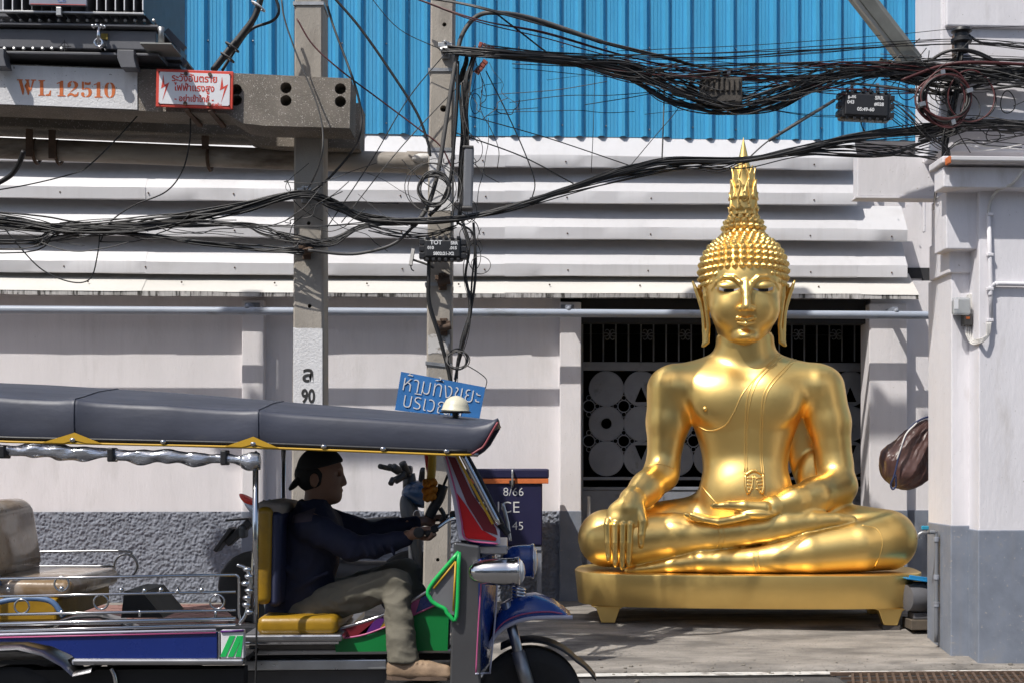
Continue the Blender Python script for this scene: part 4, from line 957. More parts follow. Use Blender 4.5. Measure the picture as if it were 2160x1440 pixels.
# ================================================================== GOLDEN STATUE
# local frame in photograph pixels: x right, f towards the viewer, z up from the seat; scaled to metres
KS = .00384; ST = P(1572, 1200, -1.42)
stat = thing('buddha_statue', 'large shiny golden seated Buddha statue on a low footed base', 'statue', (ST.x, -1.42, .40), rz=R(-7))
def mgold():
    m = M('gold_paint', (.94, .65, .225), .385, .95, var=.09, vscale=1.6, rvar=.06, bump=.01, bscale=4)
    return m
m_gold = mgold()
def sx(p): return p-1577.0
def sz(p): return 1206.0-p
def sline(*pts): return [(sx(a), f_, sz(b), r_) for a, b, f_, r_ in pts]
F = Field((-375, -120, -12), (375, 165, 500), 2.9)
# torso
F.loft([(60, 0, -10, 120, 85), (100, 0, -5, 122, 86), (140, 0, 0, 110, 78), (190, 0, 2, 92, 66), (240, 0, 0, 92, 64), (290, 0, -2, 106, 70), (340, 0, -4, 124, 76), (380, 0, -8, 136, 76), (408, 0, -12, 132, 66), (430, 0, -14, 102, 54), (450, 0, -14, 68, 47), (470, 0, -12, 57, 45), (486, 0, -12, 55, 44)], 10, 2.3)
for s in (-1, 1):
    F.ell((s*52, 52, 352), (58, 22, 46), 24)
    F.cap((s*35, -14, 438), (s*140, -12, 402), 22, 32, 26)
    F.cap((s*45, 20, 394), (s*140, 10, 384), 28, 38, 30)
F.cap((s*0, -12, 460), (0, -8, 500), 57, 55, 22)
F.ell((0, 30, 165), (85, 50, 60), 30)
# legs
F.cap((-80, -20, 85), (-292, 50, 68), 72, 58, 20); F.cap((80, -20, 85), (288, 50, 68), 72, 60, 20)
F.ell((0, 10, 40), (270, 95, 55), 20)
F.chain([(-292, 52, 66, 60), (-230, 80, 66, 56), (-150, 98, 76, 46), (-75, 108, 80, 36), (0, 112, 86, 30), (40, 112, 92, 30), (75, 110, 98, 28), (130, 104, 105, 22), (180, 98, 108, 15), (212, 92, 108, 10)], 3.5)
F.chain([(288, 52, 64, 62), (225, 88, 54, 52), (123, 108, 42, 44), (60, 116, 32, 32), (10, 118, 26, 27), (-60, 118, 24, 25), (-95, 118, 24, 24), (-140, 114, 18, 18), (-200, 108, 8, 11), (-246, 102, 3, 8)], 3.5)
# arms
F.chain([(-157, -4, 380, 52), (-164, -2, 310, 45), (-174, 4, 222, 34), (-178, 12, 200, 35)], 12)
F.chain([(-178, 14, 200, 36), (-208, 60, 172, 33), (-236, 98, 146, 27)], 14)
F.chain([(158, -4, 380, 52), (176, -2, 310, 45), (188, 4, 222, 36), (190, 20, 178, 40)], 12)
F.chain([(190, 26, 174, 40), (140, 70, 158, 36), (92, 98, 146, 29), (48, 116, 134, 21)], 14)
# robe falling between the (image) right arm and the body
F.ell((128, -40, 300), (40, 12, 130), 8); F.ell((150, -30, 190), (40, 20, 60), 10)
F.below(-8)
body_me = F.mesh('body', KS, 2, (1, -1, 1)); del F
body = link('body', body_me, m_gold, stat, local=True)
# hands, modelled finer
G = Field((-300, 70, 0), (-195, 150, 180), 1.45)
G.chain([(-214, 66, 167, 31), (-236, 98, 146, 27), (-243, 112, 132, 24)], 8)
G.ell((-248, 116, 118), (41, 17, 34), 12); G.ell((-252, 124, 104), (36, 12, 18), 10)
for i, (xa, xb, zt) in enumerate(((-287, -284, 27), (-271, -270, 16), (-255, -256, 10), (-240, -243, 16))):
    G.chain([(xa+2, 126, 106, 8.2), (xa, 134, 98, 7.4), (xa+.4*(xb-xa), 138, 62, 6.6), (xb, 134, zt+10, 5.8), (xb, 131, zt, 4.6)], 1.0)
    G.ell((xb, 138.5, zt+6), (3.4, 2.4, 6.2), .5)
G.chain([(-224, 116, 132, 14), (-214, 130, 106, 9.5), (-217, 135, 78, 7.6), (-218, 134, 56, 6)], 3); G.ell((-218, 139.5, 60), (3.6, 2.4, 7), .5)
link('hand', G.mesh('hand', KS, 1, (1, -1, 1), True), m_gold, stat, local=True)
G = Field((-140, 80, 90), (80, 165, 165), 1.45)
G.chain([(80, 104, 142, 25), (48, 116, 134, 21), (30, 122, 128, 19)], 8)
G.ell((12, 128, 122), (42, 33, 14), 10)
for i, (f0, L) in enumerate(((152, -116), (138, -127), (124, -123), (110, -110))):
    G.chain([(0, f0-4, 119, 9), (-30, f0, 112, 8.2), (-62, f0+2, 106, 7.6), (L+25, f0, 111, 6.8), (L, f0-2, 120, 5)], 1.0)
G.chain([(30, 140, 134, 14), (-10, 146, 138, 11), (-42, 146, 139, 8.6), (-72, 143, 137, 6.4)], 3); G.ell((-68, 147, 141), (7, 4, 3), .5)
link('hand', G.mesh('hand', KS, 1, (1, -1, 1), True), m_gold, stat, local=True); del G
BV = BVHTree.FromPolygons([v.co.copy() for v in body_me.vertices], [tuple(p.vertices) for p in body_me.polygons])
def onto(bv, x, z, off=0.0, ymin=-3):
    h = bv.ray_cast(Vector((x*KS, ymin, z*KS)), Vector((0, 1, 0)))
    return None if h[0] is None else h[0]+h[1]*off
def ridge(pts, r, name, bv, par, mat, k=10, closed=False):
    """a raised line laid on the surface along a polyline given in (px,py) of the photograph"""
    P2 = crom([Vector((sx(a), 0, sz(b))) for a, b in pts], k); out = []
    for p in P2:
        q = onto(bv, p.x, p.z)
        if q is not None and (not out or (q-out[-1]).length < .12): out.append(q)
    if len(out) > 3: MB().tube(out, r, 6).build(name, mat, par, smooth=True, local=True)
# robe edges
for ln_ in ([(1660, 742), (1610, 790), (1570, 835), (1548, 880), (1530, 905), (1500, 915), (1475, 905)], [(1665, 742), (1620, 782), (1590, 815), (1577, 850), (1573, 900), (1572, 1000)],
            [(1672, 744), (1625, 786), (1597, 818), (1583, 855), (1578, 900), (1577, 1000)], [(1690, 748), (1650, 790), (1617, 826), (1606, 870), (1605, 960), (1608, 1010)],
            [(1696, 750), (1656, 792), (1622, 830), (1611, 874), (1609, 960), (1612, 1010)], [(1476, 1022), (1500, 1050), (1514, 1066)], [(1608, 1040), (1616, 1062)]):
    ridge(ln_, .0055, 'robe_edge', BV, stat, m_gold)
for ln_ in ([(1370, 988), (1385, 984), (1405, 986), (1426, 994)], [(1512, 1108), (1518, 1130), (1512, 1155)], [(1522, 1107), (1528, 1130), (1522, 1156)], [(1586, 1164), (1586, 1185), (1594, 1208)], [(1595, 1162), (1596, 1185), (1606, 1208)],
            [(1805, 1107), (1835, 1115), (1845, 1145), (1830, 1195)], [(1625, 1065), (1635, 1075), (1643, 1086)], [(1292, 1100), (1286, 1125), (1295, 1150)]):
    ridge(ln_, .0045, 'robe_hem', BV, stat, m_gold)
q = onto(BV, sx(1490), sz(870))
MB().sphere(q, .02, 12).build('nipple', m_gold, stat, smooth=True, local=True)
# folded sash end on the belly
fs = MB()
def fl(pts, r):
    o = [onto(BV, sx(a), sz(b), .004) for a, b in pts]; fs.tube([p for p in crom([p for p in o if p], 4)], r, 6)
fl([(1572, 1008), (1590, 998), (1610, 1006)], .013); fl([(1573, 1006), (1574, 1030), (1578, 1046)], .012); fl([(1609, 1004), (1610, 1030), (1606, 1046)], .012); fl([(1589, 1008), (1586, 1030), (1580, 1044)], .008); fl([(1592, 1008), (1597, 1030), (1604, 1044)], .008)
for y in (1012, 1019, 1026, 1033): fl([(1575, y), (1588, y+2)], .006); fl([(1594, y+2), (1609, y)], .006)
fs.build('sash_end', m_gold, stat, smooth=True, local=True)

# ---------------- head
HCX = -3.0
HD = 13.0
H = Field((-115, -120, 458), (115, 125, 770), 1.75)
H.loft([(z_-HD, a_, b_, c_, d_) for z_, a_, b_, c_, d_ in [(482, HCX, 10, 6, 12), (488, HCX, 14, 26, 36), (500, HCX, 10, 43, 54), (515, HCX, 6, 55, 66), (540, HCX, 2, 66, 77), (570, HCX, 0, 75, 85), (605, HCX, -2, 81, 89), (640, HCX, -5, 80, 89), (675, HCX, -8, 70, 80), (705, HCX, -10, 48, 58), (722, HCX, -10, 16, 20)]], 4, 2.25)
H.ell((HCX, -18, 642-HD-1), (90, 100, 84), 3)                 # hair cap
H.ell((HCX, -14, 716), (41, 41, 36), 6)                # crown bump
H.cap((HCX, -12, 470), (HCX, -8, 500), 56, 54, 8)
H.ell((HCX, 60, 498-HD), (24, 24, 14), 12)                 # chin
for s in (-1, 1):
    H.ell((HCX+s*36, 98, 597-HD), (27, 15, 11), 9, 'sub')  # eye socket
    H.ell((HCX+s*36, 71, 600-HD), (25, 15.5, 13), 3)       # eyelid
    H.ell((HCX+s*38, 50, 556-HD), (32, 30, 34), 22)        # cheek
    H.chain([(HCX+s*7, 92, 577, 3.6), (HCX+s*13, 91, 594, 3.8), (HCX+s*26, 86.5, 605, 3.6), (HCX+s*44, 78, 607, 3.4), (HCX+s*60, 64, 598, 3), (HCX+s*70, 50, 585, 2)], 4)
    H.ell((HCX+s*12, 96, 553-HD), (8, 9, 7), 4)            # nostril wing
    # ear: outer rim, inner rim, lobe
    H.chain([(HCX+s*108, -10, 610, 2.6), (HCX+s*101, -5, 592, 4.6), (HCX+s*92, -2, 566, 5), (HCX+s*86, 0, 539, 4.5), (HCX+s*84, 2, 504, 4.5), (HCX+s*83, 4, 478, 5), (HCX+s*87, 6, 472, 3.5)], 2)
    H.chain([(HCX+s*84, 6, 600, 4), (HCX+s*82, 10, 574, 5), (HCX+s*78, 10, 546, 5), (HCX+s*75, 8, 514, 4.5), (HCX+s*77, 6, 480, 4.5), (HCX+s*83, 5, 474, 4)], 2)
    H.chain([(HCX+s*94, -12, 600, 4), (HCX+s*88, -10, 569, 5), (HCX+s*82, -6, 539, 4)], 4, sc=(1, 1, 1))
H.chain([(HCX, 86, 593, 7.5), (HCX, 97, 562, 8.5), (HCX, 106, 542, 9.5)], 6)
H.ell((HCX, 103, 554-HD), (9.5, 10, 8), 3)
# lips
H.chain([(HCX-24, 74, 523, 2), (HCX-10, 86, 520, 4.4), (HCX-3, 88.5, 518.5, 3.8)], 1.6); H.chain([(HCX+24, 74, 523, 2), (HCX+10, 86, 520, 4.4), (HCX+3, 88.5, 518.5, 3.8)], 1.6)
H.chain([(HCX-17, 79, 512.5, 2.6), (HCX, 87, 509, 5.2), (HCX+17, 79, 512.5, 2.6)], 2)
H.ell((HCX, 84, 512.5-HD), (14, 6, 4), 5, 'sub')
head_me = H.mesh('head', KS, 1, (1, -1, 1)); del H
head = link('head', head_me, m_gold, stat, local=True)
HV = BVHTree.FromPolygons([v.co.copy() for v in head_me.vertices], [tuple(p.vertices) for p in head_me.polygons])
# painted eyes laid on the lids
m_eye = M('eye_white', (.62, .62, .64), .3, var=.03); m_iris = M('eye_black', (.012, .012, .014), .25)
def patch(cx, cz, prof, off, name, mat):
    n = len(prof); rows = [[], []]
    for (x, lo, hi) in prof:
        for r_, z in ((0, lo), (1, hi)): rows[r_].append(onto(HV, cx+x, cz+z, off))
    mid = [a.lerp(b, .5) for a, b in zip(rows[0], rows[1])]; 
    mid = [onto(HV, m.x/KS, m.z/KS, off) for m in mid]
    MB().loft([rows[0], mid, rows[1]]).build(name, mat, head, smooth=True, local=True)
for s in (-1, 1):
    pr = [(-24, -.4, .4), (-18, -3, -.2), (-10, -5.6, -1.2), (0, -6.4, -1.2), (10, -5.2, .6), (18, -2, 3.6), (25, 3, 5.8)] if s > 0 else [(-25, 3, 5.8), (-18, -2, 3.6), (-10, -5.2, .6), (0, -6.4, -1.2), (10, -5.6, -1.2), (18, -3, -.2), (24, -.4, .4)]
    patch(HCX+s*36, 595-HD, pr, .0022, 'eye', m_eye)
    patch(HCX+s*35, 595-HD, [(-10, -5.4, -.6), (-4, -6.5, -.7), (4, -6.5, -.7), (10, -5.4, -.2)], .0042, 'iris', m_iris)
# hair curls: each a small stepped spiral knob
cb_ = MB().lathe([(8.6, -2), (9.2, 1), (8.4, 4.2), (6.6, 5.2), (6.4, 5.4), (5.9, 7.6), (4.2, 8.6), (3.6, 8.8), (2.9, 10.6), (0.02, 11.6)], (0, 0, 0), 10)
cme = cb_.mesh('hair_curl'); cme.transform(Matrix.Scale(KS, 4)); cme.materials.append(m_gold); cme.polygons.foreach_set('use_smooth', [True]*len(cme.polygons)); cme.update()
ncurl = 0
def curl(pos, nrm, s=1.0):
    global ncurl
    o = bpy.data.objects.new('hair_curl', cme); COL.objects.link(o); o.parent = stat
    o.location = (pos[0]*KS, -pos[1]*KS, pos[2]*KS); v = Vector((nrm[0], -nrm[1], nrm[2])).normalized()
    q = Vector((0, 0, 1)).rotation_difference(v); o.rotation_mode = 'QUATERNION'; o.rotation_quaternion = q; o.scale = (s, s, s); ncurl += 1
def ring_of(c, r, zs, step, cond, s=1.0):
    for j, zc in enumerate(zs):
        t = (zc-c[2])/r[2]
        if abs(t) >= 1: continue
        w_ = math.sqrt(1-t*t); a_, b_ = r[0]*w_, r[1]*w_; n = max(5, int(math.pi*(a_+b_)/step))
        for i in range(n):
            th = 2*math.pi*(i+.5*(j % 2))/n; p = (c[0]+a_*math.cos(th), c[1]+b_*math.sin(th), zc)
            if cond(p): curl(p, (math.cos(th)*w_/r[0], math.sin(th)*w_/r[1], t/r[2]), s)
def hairline(p):
    x = abs(p[0]-HCX)
    if p[1] < -2: return p[2] > 543 and p[1] > -105
    return p[2] > 630-88*(min(x, 95)/82)**4
hc, hr = (HCX, -18, 628), (90, 100, 84)
ring_of(hc, hr, [546, 560, 574, 588, 602, 616, 630, 644, 657, 669, 680, 690, 699], 15.6, lambda p: hairline(p) and p[1] > -45, .84)
ring_of((HCX, -14, 716), (41, 41, 36), [710, 722, 733, 742, 749], 14, lambda p: p[1] > -40, .8)
# flame finial: lotus cup, core and rising flame leaves
fz = 748
fm = MB().lathe([(22, -3), (28, 2), (26, 6), (24, 9), (28, 16), (28, 40), (25, 68), (20, 92), (14.5, 108), (11, 122), (6.5, 142), (3, 157), (.05, 170)], (0, 0, 0), 20)
fo = fm.build('finial_core', m_gold, stat, smooth='auto', local=True); fo.data.transform(Matrix.Translation((HCX*KS, 14*KS, fz*KS)) @ Matrix.Diagonal((KS, KS*.8, KS, 1)))
def leafmesh(Ht, wd, curve, name):
    rows = []; n = 9
    for i in range(n):
        t = i/(n-1); w_ = wd*(1-t)**.75*(1+.25*math.sin(t*3.1)); y = curve*(t**2.2)*Ht - .06*Ht*math.sin(t*3.14); z = Ht*(t-.04*t*t)
        rows.append([Vector((-w_, y-.0*w_, z)), Vector((-w_*.55, y+wd*.22*(1-t), z)), Vector((0, y+wd*.10*(1-t), z)), Vector((w_*.55, y+wd*.22*(1-t), z)), Vector((w_, y, z))])
    mb = MB(); mb.loft(rows); me = mb.mesh(name); me.materials.append(m_gold); me.transform(Matrix.Scale(KS, 4)); me.polygons.foreach_set('use_smooth', [True]*len(me.polygons)); me.update(); return me
for (z0, r0, n, Ht, wd, cv, ph) in ((0, 26, 10, 22, 12, .30, .1), (10, 26.5, 8, 44, 14, .06, .0), (34, 26, 8, 46, 13, .035, .39), (58, 23, 8, 50, 11, .02, .0)):
    me = leafmesh(Ht, wd, cv, 'flame_leaf')
    for i in range(n):
        a = 2*math.pi*i/n+ph; o = bpy.data.objects.new('flame_leaf', me); COL.objects.link(o); o.parent = stat
        o.location = ((HCX+r0*math.cos(a))*KS, (14+r0*.8*math.sin(a))*KS, (fz+z0)*KS); o.rotation_euler = (0, 0, a-math.pi/2)
        so_ = o.modifiers.new('thick', 'SOLIDIFY'); so_.thickness = .012
sw = MB().tube([Vector(((HCX+(1.2+1.9*t)*math.cos(t*2.2+1))*KS, (14-24)*KS, (fz+34+(1.2+1.9*t)*math.sin(t*2.2+1))*KS)) for t in np.linspace(0, 3.6, 30)], 2.2*KS, 6).build('finial_scroll', m_gold, stat, smooth=True, local=True)
for s in (-1, 1):
    MB().tube(crom([Vector(((HCX+s*x)*KS, (14-y)*KS, (fz+z)*KS)) for x, y, z in ((9, 24, 22), (13, 23, 40), (9, 22, 60), (11, 19, 80), (6, 16, 100), (3, 12, 124))], 6), [2.6*KS]*31, 6).build('finial_scroll', m_gold, stat, smooth=True, local=True)
# ---------------- base with four tapered feet
def plan(hx, hy, n=96, ex=3.3):
    o = []
    for i in range(n):
        a = 2*math.pi*i/n; c_, s_ = math.cos(a), math.sin(a)
        o.append((hx*math.copysign(abs(c_)**(2/ex), c_), hy*math.copysign(abs(s_)**(2/ex), s_)))
    return o
rows = []
for z, ins in ((0, 40), (-.1, 3), (-1.2, .6), (-3, 0), (-30, 3), (-66, 7), (-68, 8.5), (-68.5, 40)):
    rows.append([Vector((x*KS, -y*KS, z*KS)) for x, y in plan(361-ins, 166-ins)])
bo = MB(); bo.loft(rows, closed=True, caps=True); bo.build('base', m_gold, stat, smooth='auto', local=True)
for s in (-1, 1):
    for fy in (96, -100):
        fb_ = MB(); xx = s*286
        a = [(xx-36, -69), (xx+36, -69), (xx+24, -75), (xx+14, -104), (xx-14, -104), (xx-24, -75)]
        fb_.prism([Vector((x*KS, -(fy+16)*KS, z*KS)) for x, z in a], (0, 30*KS, 0)); fb_.build('foot', m_gold, stat, local=True, bevel=.006)
# packing blocks under the feet
MR = Matrix.Rotation(R(-7), 4, 'Z')
for s, lb in ((-1, 'small dark wooden block under the statue base foot at left'), (1, 'small brown metal block under the statue base foot at right')):
    for fy in ((96,) if True else ()):
        c = MR @ Vector((s*286*KS, -(fy)*KS, 0)); z1 = .40-104*KS-.0005; gz = apz(-1.42+c.y)-.012
        t = tag(MB().box((ST.x+c.x, -1.42+c.y, (z1+gz)/2), (.14, .12, z1-gz)).build('packing_block', M('block_%d' % s, (.07, .06, .055), .7, var=.3, vscale=12), None, bevel=.004), lb, 'block', 'packing blocks under the statue feet')

# ================================================================== TUK-TUK
YN, YC, YR, YD = -6.0, -5.4, -4.8, -5.46          # near side, centre line, far side
m_tblue = M('tuk_blue', (.006, .022, .16), .28, var=.12, vscale=3, coat=.5)
m_fblue = M('fender_blue', (.012, .055, .27), .26, var=.12, vscale=3, coat=.6)
m_vinyl = M('roof_vinyl', (.050, .055, .078), .47, var=.28, vscale=4, stretch=(.5, 1, 1), bump=.3, bscale=7, col2=(.095, .095, .10), mask=(.6, .8), m2scale=5)
m_yel = M('trim_yellow', (.55, .32, .02), .5, var=.1)
m_seaty = M('seat_yellow', (.33, .185, .01), .4, var=.22, vscale=7, bump=.2, bscale=18, col2=(.2, .12, .02), mask=(.62, .78), m2scale=9)
m_seattan = M('seat_tan', (.30, .20, .11), .3, var=.35, vscale=6, bump=.35, bscale=9, col2=(.36, .31, .27), mask=(.45, .62), coat=.6)
m_seatblue = M('seat_piping', (.09, .16, .30), .45, var=.12)
m_green = M('tuk_green', (.005, .20, .045), .35, var=.12)
m_lime = M('lime_edge', (.015, .46, .10), .4, var=.08)
m_tred = M('tuk_red', (.55, .008, .012), .32, var=.08)
m_pink = M('pink_line', (.45, .09, .22), .45, var=.1)
m_lav = M('lavender_band', (.50, .50, .60), .35, var=.1)
m_navy = M('seat_navy', (.012, .016, .05), .6, var=.2)
m_chas = M('chassis_black', (.012, .012, .013), .6, var=.3)
m_film = M('clear_film_roll', (.55, .57, .62), .14, .75, var=.45, vscale=9, stretch=(1, 3, 3), bump=.9, bscale=7, rvar=.08)
m_lens = M('lens', (.7, .72, .72), .08, .3, var=.05)
m_cream = M('cream_lamp', (.66, .62, .47), .4, var=.06)
m_ora = M('marigold', (.55, .19, .01), .7, var=.25, vscale=30)
m_purple = M('purple_paint', (.09, .015, .16), .4); m_maroon = M('maroon_paint', (.16, .012, .02), .4)
tk = thing('tuk_tuk', 'blue and chrome tuk-tuk with dark canopy driving past in the foreground', 'tuk-tuk', P(560, 1500, YC))
def quad(poly, Y, th, name, mat, par=tk, bevel=0):
    return MB().prism([P(a, b, Y) for a, b in poly], (0, th, 0)).build(name, mat, par, bevel=bevel)
def tubepx(pts, r, name, mat, par=tk, n=10, sm=6):
    """pts (px,py,Y), r in photograph pixels"""
    q = [P(*p) for p in pts]; k = PXM(pts[0][0], pts[0][2])
    return MB().tube(crom(q, sm) if len(q) > 2 else q, r*k, n).build(name, mat, par, smooth=True)
def pbox(px0, px1, py0, py1, Y0, Y1, name, mat, par=tk, bevel=.01, rot=0):
    a, b = P(px0, py0, Y0), P(px1, py1, Y0)
    c = Vector(((a.x+b.x)/2, (Y0+Y1)/2, (a.z+b.z)/2)); return MB().box(c, (abs(b.x-a.x), abs(Y1-Y0), abs(a.z-b.z)), Matrix.Rotation(R(rot), 3, 'Y')).build(name, mat, par, bevel=bevel)
# ---- side tub
for Yp, th in ((YN, .03), (YR-.03, .03)):
    pn = quad([(-120, 1344), (458, 1331), (458, 1388), (165, 1395), (150, 1381), (110, 1363), (60, 1353), (0, 1353), (-60, 1362), (-120, 1400)], Yp, th, 'side_panel', m_tblue, bevel=.004)
tubepx([(-120, 1340, YN-.004), (455, 1327.5, YN-.004)], 2.6, 'side_trim', m_lav); tubepx([(-120, 1346, YN-.006), (455, 1333.5, YN-.006)], 1.7, 'side_trim', m_pink)
pbox(150, 514, 1390, 1401, YN-.02, YN+.05, 'chrome_strip', m_inox, rot=.4)
pbox(459.5, 464, 1331, 1392, YN-.012, YN+.04, 'chrome_strip', m_inox)
cp = pbox(466, 514, 1328, 1388, YN-.016, YN+.03, 'corner_plate', m_signw, bevel=.004)
for i, c in enumerate((470, 486, 502)):
    q = [(c-6, 1384), (c+6, 1384), (min(c+26, 513), 1340), (min(c+14, 511), 1340)]
    quad(q, YN-.019, .002, 'stripe', m_lime, cp)
tubepx([(466, 1331, YN-.02), (514, 1329, YN-.02)], 2.5, 'side_trim', m_purple)
# floor, rear tub inside and chassis
a, b = P(-140, 1395, YN), P(512, 1400, YN)
MB().box2((a.x, YN+.04, a.z-.02), (b.x, YR-.04, a.z)).build('floor', m_chas, tk)
MB().box2((P(-140, 1345, YN).x, YN+.06, a.z-.13), (P(508, 1345, YN).x, YN+.16, a.z-.05)).build('chassis_rail', m_chas, tk)
MB().box2((P(-140, 1345, YN).x, YR-.16, a.z-.13), (P(508, 1345, YN).x, YR-.06, a.z-.05)).build('chassis_rail', m_chas, tk)
MB().box2((P(180, 1345, YN).x, YC-.3, a.z-.2), (P(330, 1345, YN).x, YC+.3, a.z-.03)).build('engine_block', m_chas, tk, bevel=.02)
tubepx([(235, 1408, YN+.05), (242, 1425, YN+.05), (246, 1450, YN+.05)], 5, 'shock_absorber', m_chrome)
tubepx([(330, 1408, YN+.1), (415, 1410, YN+.1), (420, 1425, YN+.1), (418, 1450, YN+.1)], 2.5, 'brake_pipe', m_rusty)
# wheel arch and wheels
for Yw, s in ((YN, 1), (YR, -1)):
    rows = []
    for (x, y) in ((-120, 1412), (-60, 1380), (-10, 1368), (45, 1366), (95, 1378), (135, 1400), (160, 1422), (198, 1414)):
        p = P(x, y, YN); rows.append([Vector((p.x, Yw-.05*s, p.z)), Vector((p.x, Yw-.03*s, p.z+.016)), Vector((p.x, Yw+.12*s, p.z+.018)), Vector((p.x, Yw+.12*s, p.z+.006)), Vector((p.x, Yw-.04*s, p.z-.004))])
    MB().loft(rows, closed=True).build('wheel_arch', m_inox, tk, smooth='auto')
def wheel(px, py, Y, r, wd, rimmat):
    c = P(px, py, Y); c = Vector((c.x, Y, -.18+r)) if py is None else c
    w_ = MB().lathe([(r*.58, -wd*.42), (r*.72, -wd*.5), (r*.9, -wd*.48), (r*.985, -wd*.36), (r, -wd*.2), (r, wd*.2), (r*.985, wd*.36), (r*.9, wd*.48), (r*.72, wd*.5), (r*.58, wd*.42)], c, 48, (0, 1, 0)).build('tyre', m_rubber, tk, smooth='auto')
    MB().lathe([(.02, -wd*.3), (r*.2, -wd*.32), (r*.25, -wd*.2), (r*.45, -wd*.15), (r*.53, -wd*.36), (r*.6, -wd*.42), (r*.6, wd*.42), (r*.53, wd*.36), (r*.45, wd*.15), (r*.02, wd*.1)], c, 36, (0, 1, 0)).build('rim', rimmat, w_, smooth='auto')
    return w_
def gz(px, Y, r): c = P(px, 1500, Y); return c
for px, Y, r in ((40, -5.88, .262), (40, -4.92, .262), (1118, YC, .262)):
    c = P(px, 1500, Y); py = HY-(-.18+r-CAMP.z)/PXM(px, Y); wheel(px, py, Y, r, .15, m_tblue if px > 500 else m_inox)
# ---- chrome rails with rings
RL = [(1221, 1211, 3.2), (1258, 1247, 3.0), (1296, 1286, 3.2), (1317, 1304, 5.2), (1332, 1316, 3.4)]
for Yr in (YN, YR):
    for (ya, yb, r_) in RL: tubepx([(-140, ya+1.5, Yr), (497, yb, Yr)], r_, 'rail', m_chrome)
    tubepx([(497, 1211, Yr), (503, 1216, Yr), (504, 1230, Yr), (504, 1290, Yr), (508, 1312, Yr)], 3, 'rail_end', m_chrome)
    for x, y0 in ((46, 1278), (130, 1230), (213, 1269), (458, 1268), (-60, 1270)):
        k = PXM(x, Yr); MB().torus(P(x, y0, Yr), 15*k, 2.2*k, (0, 1, 0), 22, 6).build('rail_ring', m_chrome, tk, smooth=True)
    for x in (18, 130, 256, 305, 340, 375, 425): MB().sphere(P(x, 1243+random.uniform(-3, 3), Yr), .012, 8).build('rail_knob', m_chrome, tk, smooth=True)
    for x in (130, 295, 455): tubepx([(x, 1300, Yr), (x, 1286, Yr)], 3, 'rail_stub', m_chrome)
for y in range(1200, 1302, 15): MB().sphere(P(522+4*math.sin(y), y, YN), .017, 10, (1.2, 1, .8)).build('rail_knob', m_chrome, tk, smooth=True)
tubepx([(500, 1190, YN), (520, 1200, YN), (528, 1230, YN), (520, 1290, YN), (505, 1315, YN)], 4, 'rail_end', m_chrome)
# far hand rail with scroll
for (pts) in ([(-100, 1164, YR), (60, 1163, YR), (255, 1161, YR), (278, 1170, YR), (290, 1188, YR), (286, 1205, YR)], [(-100, 1193, YR), (60, 1193, YR), (240, 1193, YR)]): tubepx(pts, 2.6, 'far_rail', m_inox)
k = PXM(265, YR); MB().torus(P(265, 1192, YR), 24*k, 2.4*k, (0, 1, 0), 24, 6).build('rail_ring', m_inox, tk, smooth=True)
# ---- posts
for x, Y, y0, y1, r_ in ((539, YN+.02, 962, 1312, 6.2), (598, YR, 940, 1330, 5), (-110, YN+.02, 930, 1350, 6), (-60, YR, 930, 1350, 5)): tubepx([(x, y0, Y), (x, y1, Y)], r_, 'post', m_chrome, n=12)
# ---- seats
pbox(-226, -40, 1066, 1250, YN+.2, YR-.2, 'passenger_backrest', m_seattan, bevel=.09, rot=-9)
for Yp, o_ in ((YN+.2, -76), (YR-.2, 12)): tubepx([(-40+o_, 1066, Yp), (-6+o_, 1064, Yp), (24+o_, 1080, Yp), (42+o_, 1120, Yp), (60+o_, 1180, Yp), (72+o_, 1235, Yp)], 8, 'seat_piping', m_seatblue)
pbox(-130, 150, 1222, 1262, YN+.22, YR-.22, 'passenger_cushion', m_seattan, bevel=.04, rot=1)
pbox(-130, 120, 1262, 1310, YN+.2, YR-.2, 'seat_box', m_seaty, bevel=.012)
tubepx([(-80, 1310, YN+.12), (-20, 1275, YN+.12), (40, 1262, YN+.12), (105, 1266, YN+.12), (135, 1300, YN+.12)], 6, 'seat_piping', m_seatblue)
quad([(262, 1246), (300, 1248), (345, 1302), (255, 1302)], YN+.5, .4, 'seat_support', m_chas)
db = pbox(537, 572, 1068, 1275, YD-.34, YD+.30, 'driver_backrest', m_seaty, bevel=.035, rot=1)
pbox(566, 592, 1078, 1280, YD-.32, YD+.28, 'driver_backrest_pad', m_navy, bevel=.03, rot=1)
pbox(538, 594, 1058, 1090, YD-.30, YD+.28, 'seat_cloth', M('towel', (.30, .25, .21), .9, var=.2, bump=.3, bscale=60), bevel=.03, rot=8); pbox(566, 590, 1070, 1150, YD-.27, YD+.25, 'seat_cloth', M('towel2', (.28, .23, .19), .9, var=.2, bump=.3, bscale=60), bevel=.02, rot=6)
pbox(540, 712, 1300, 1339, YD-.34, YD+.34, 'driver_cushion', m_seaty, bevel=.035)
pbox(512, 722, 1338, 1352, YD-.36, YD+.6, 'seat_frame', m_inox, bevel=.01)
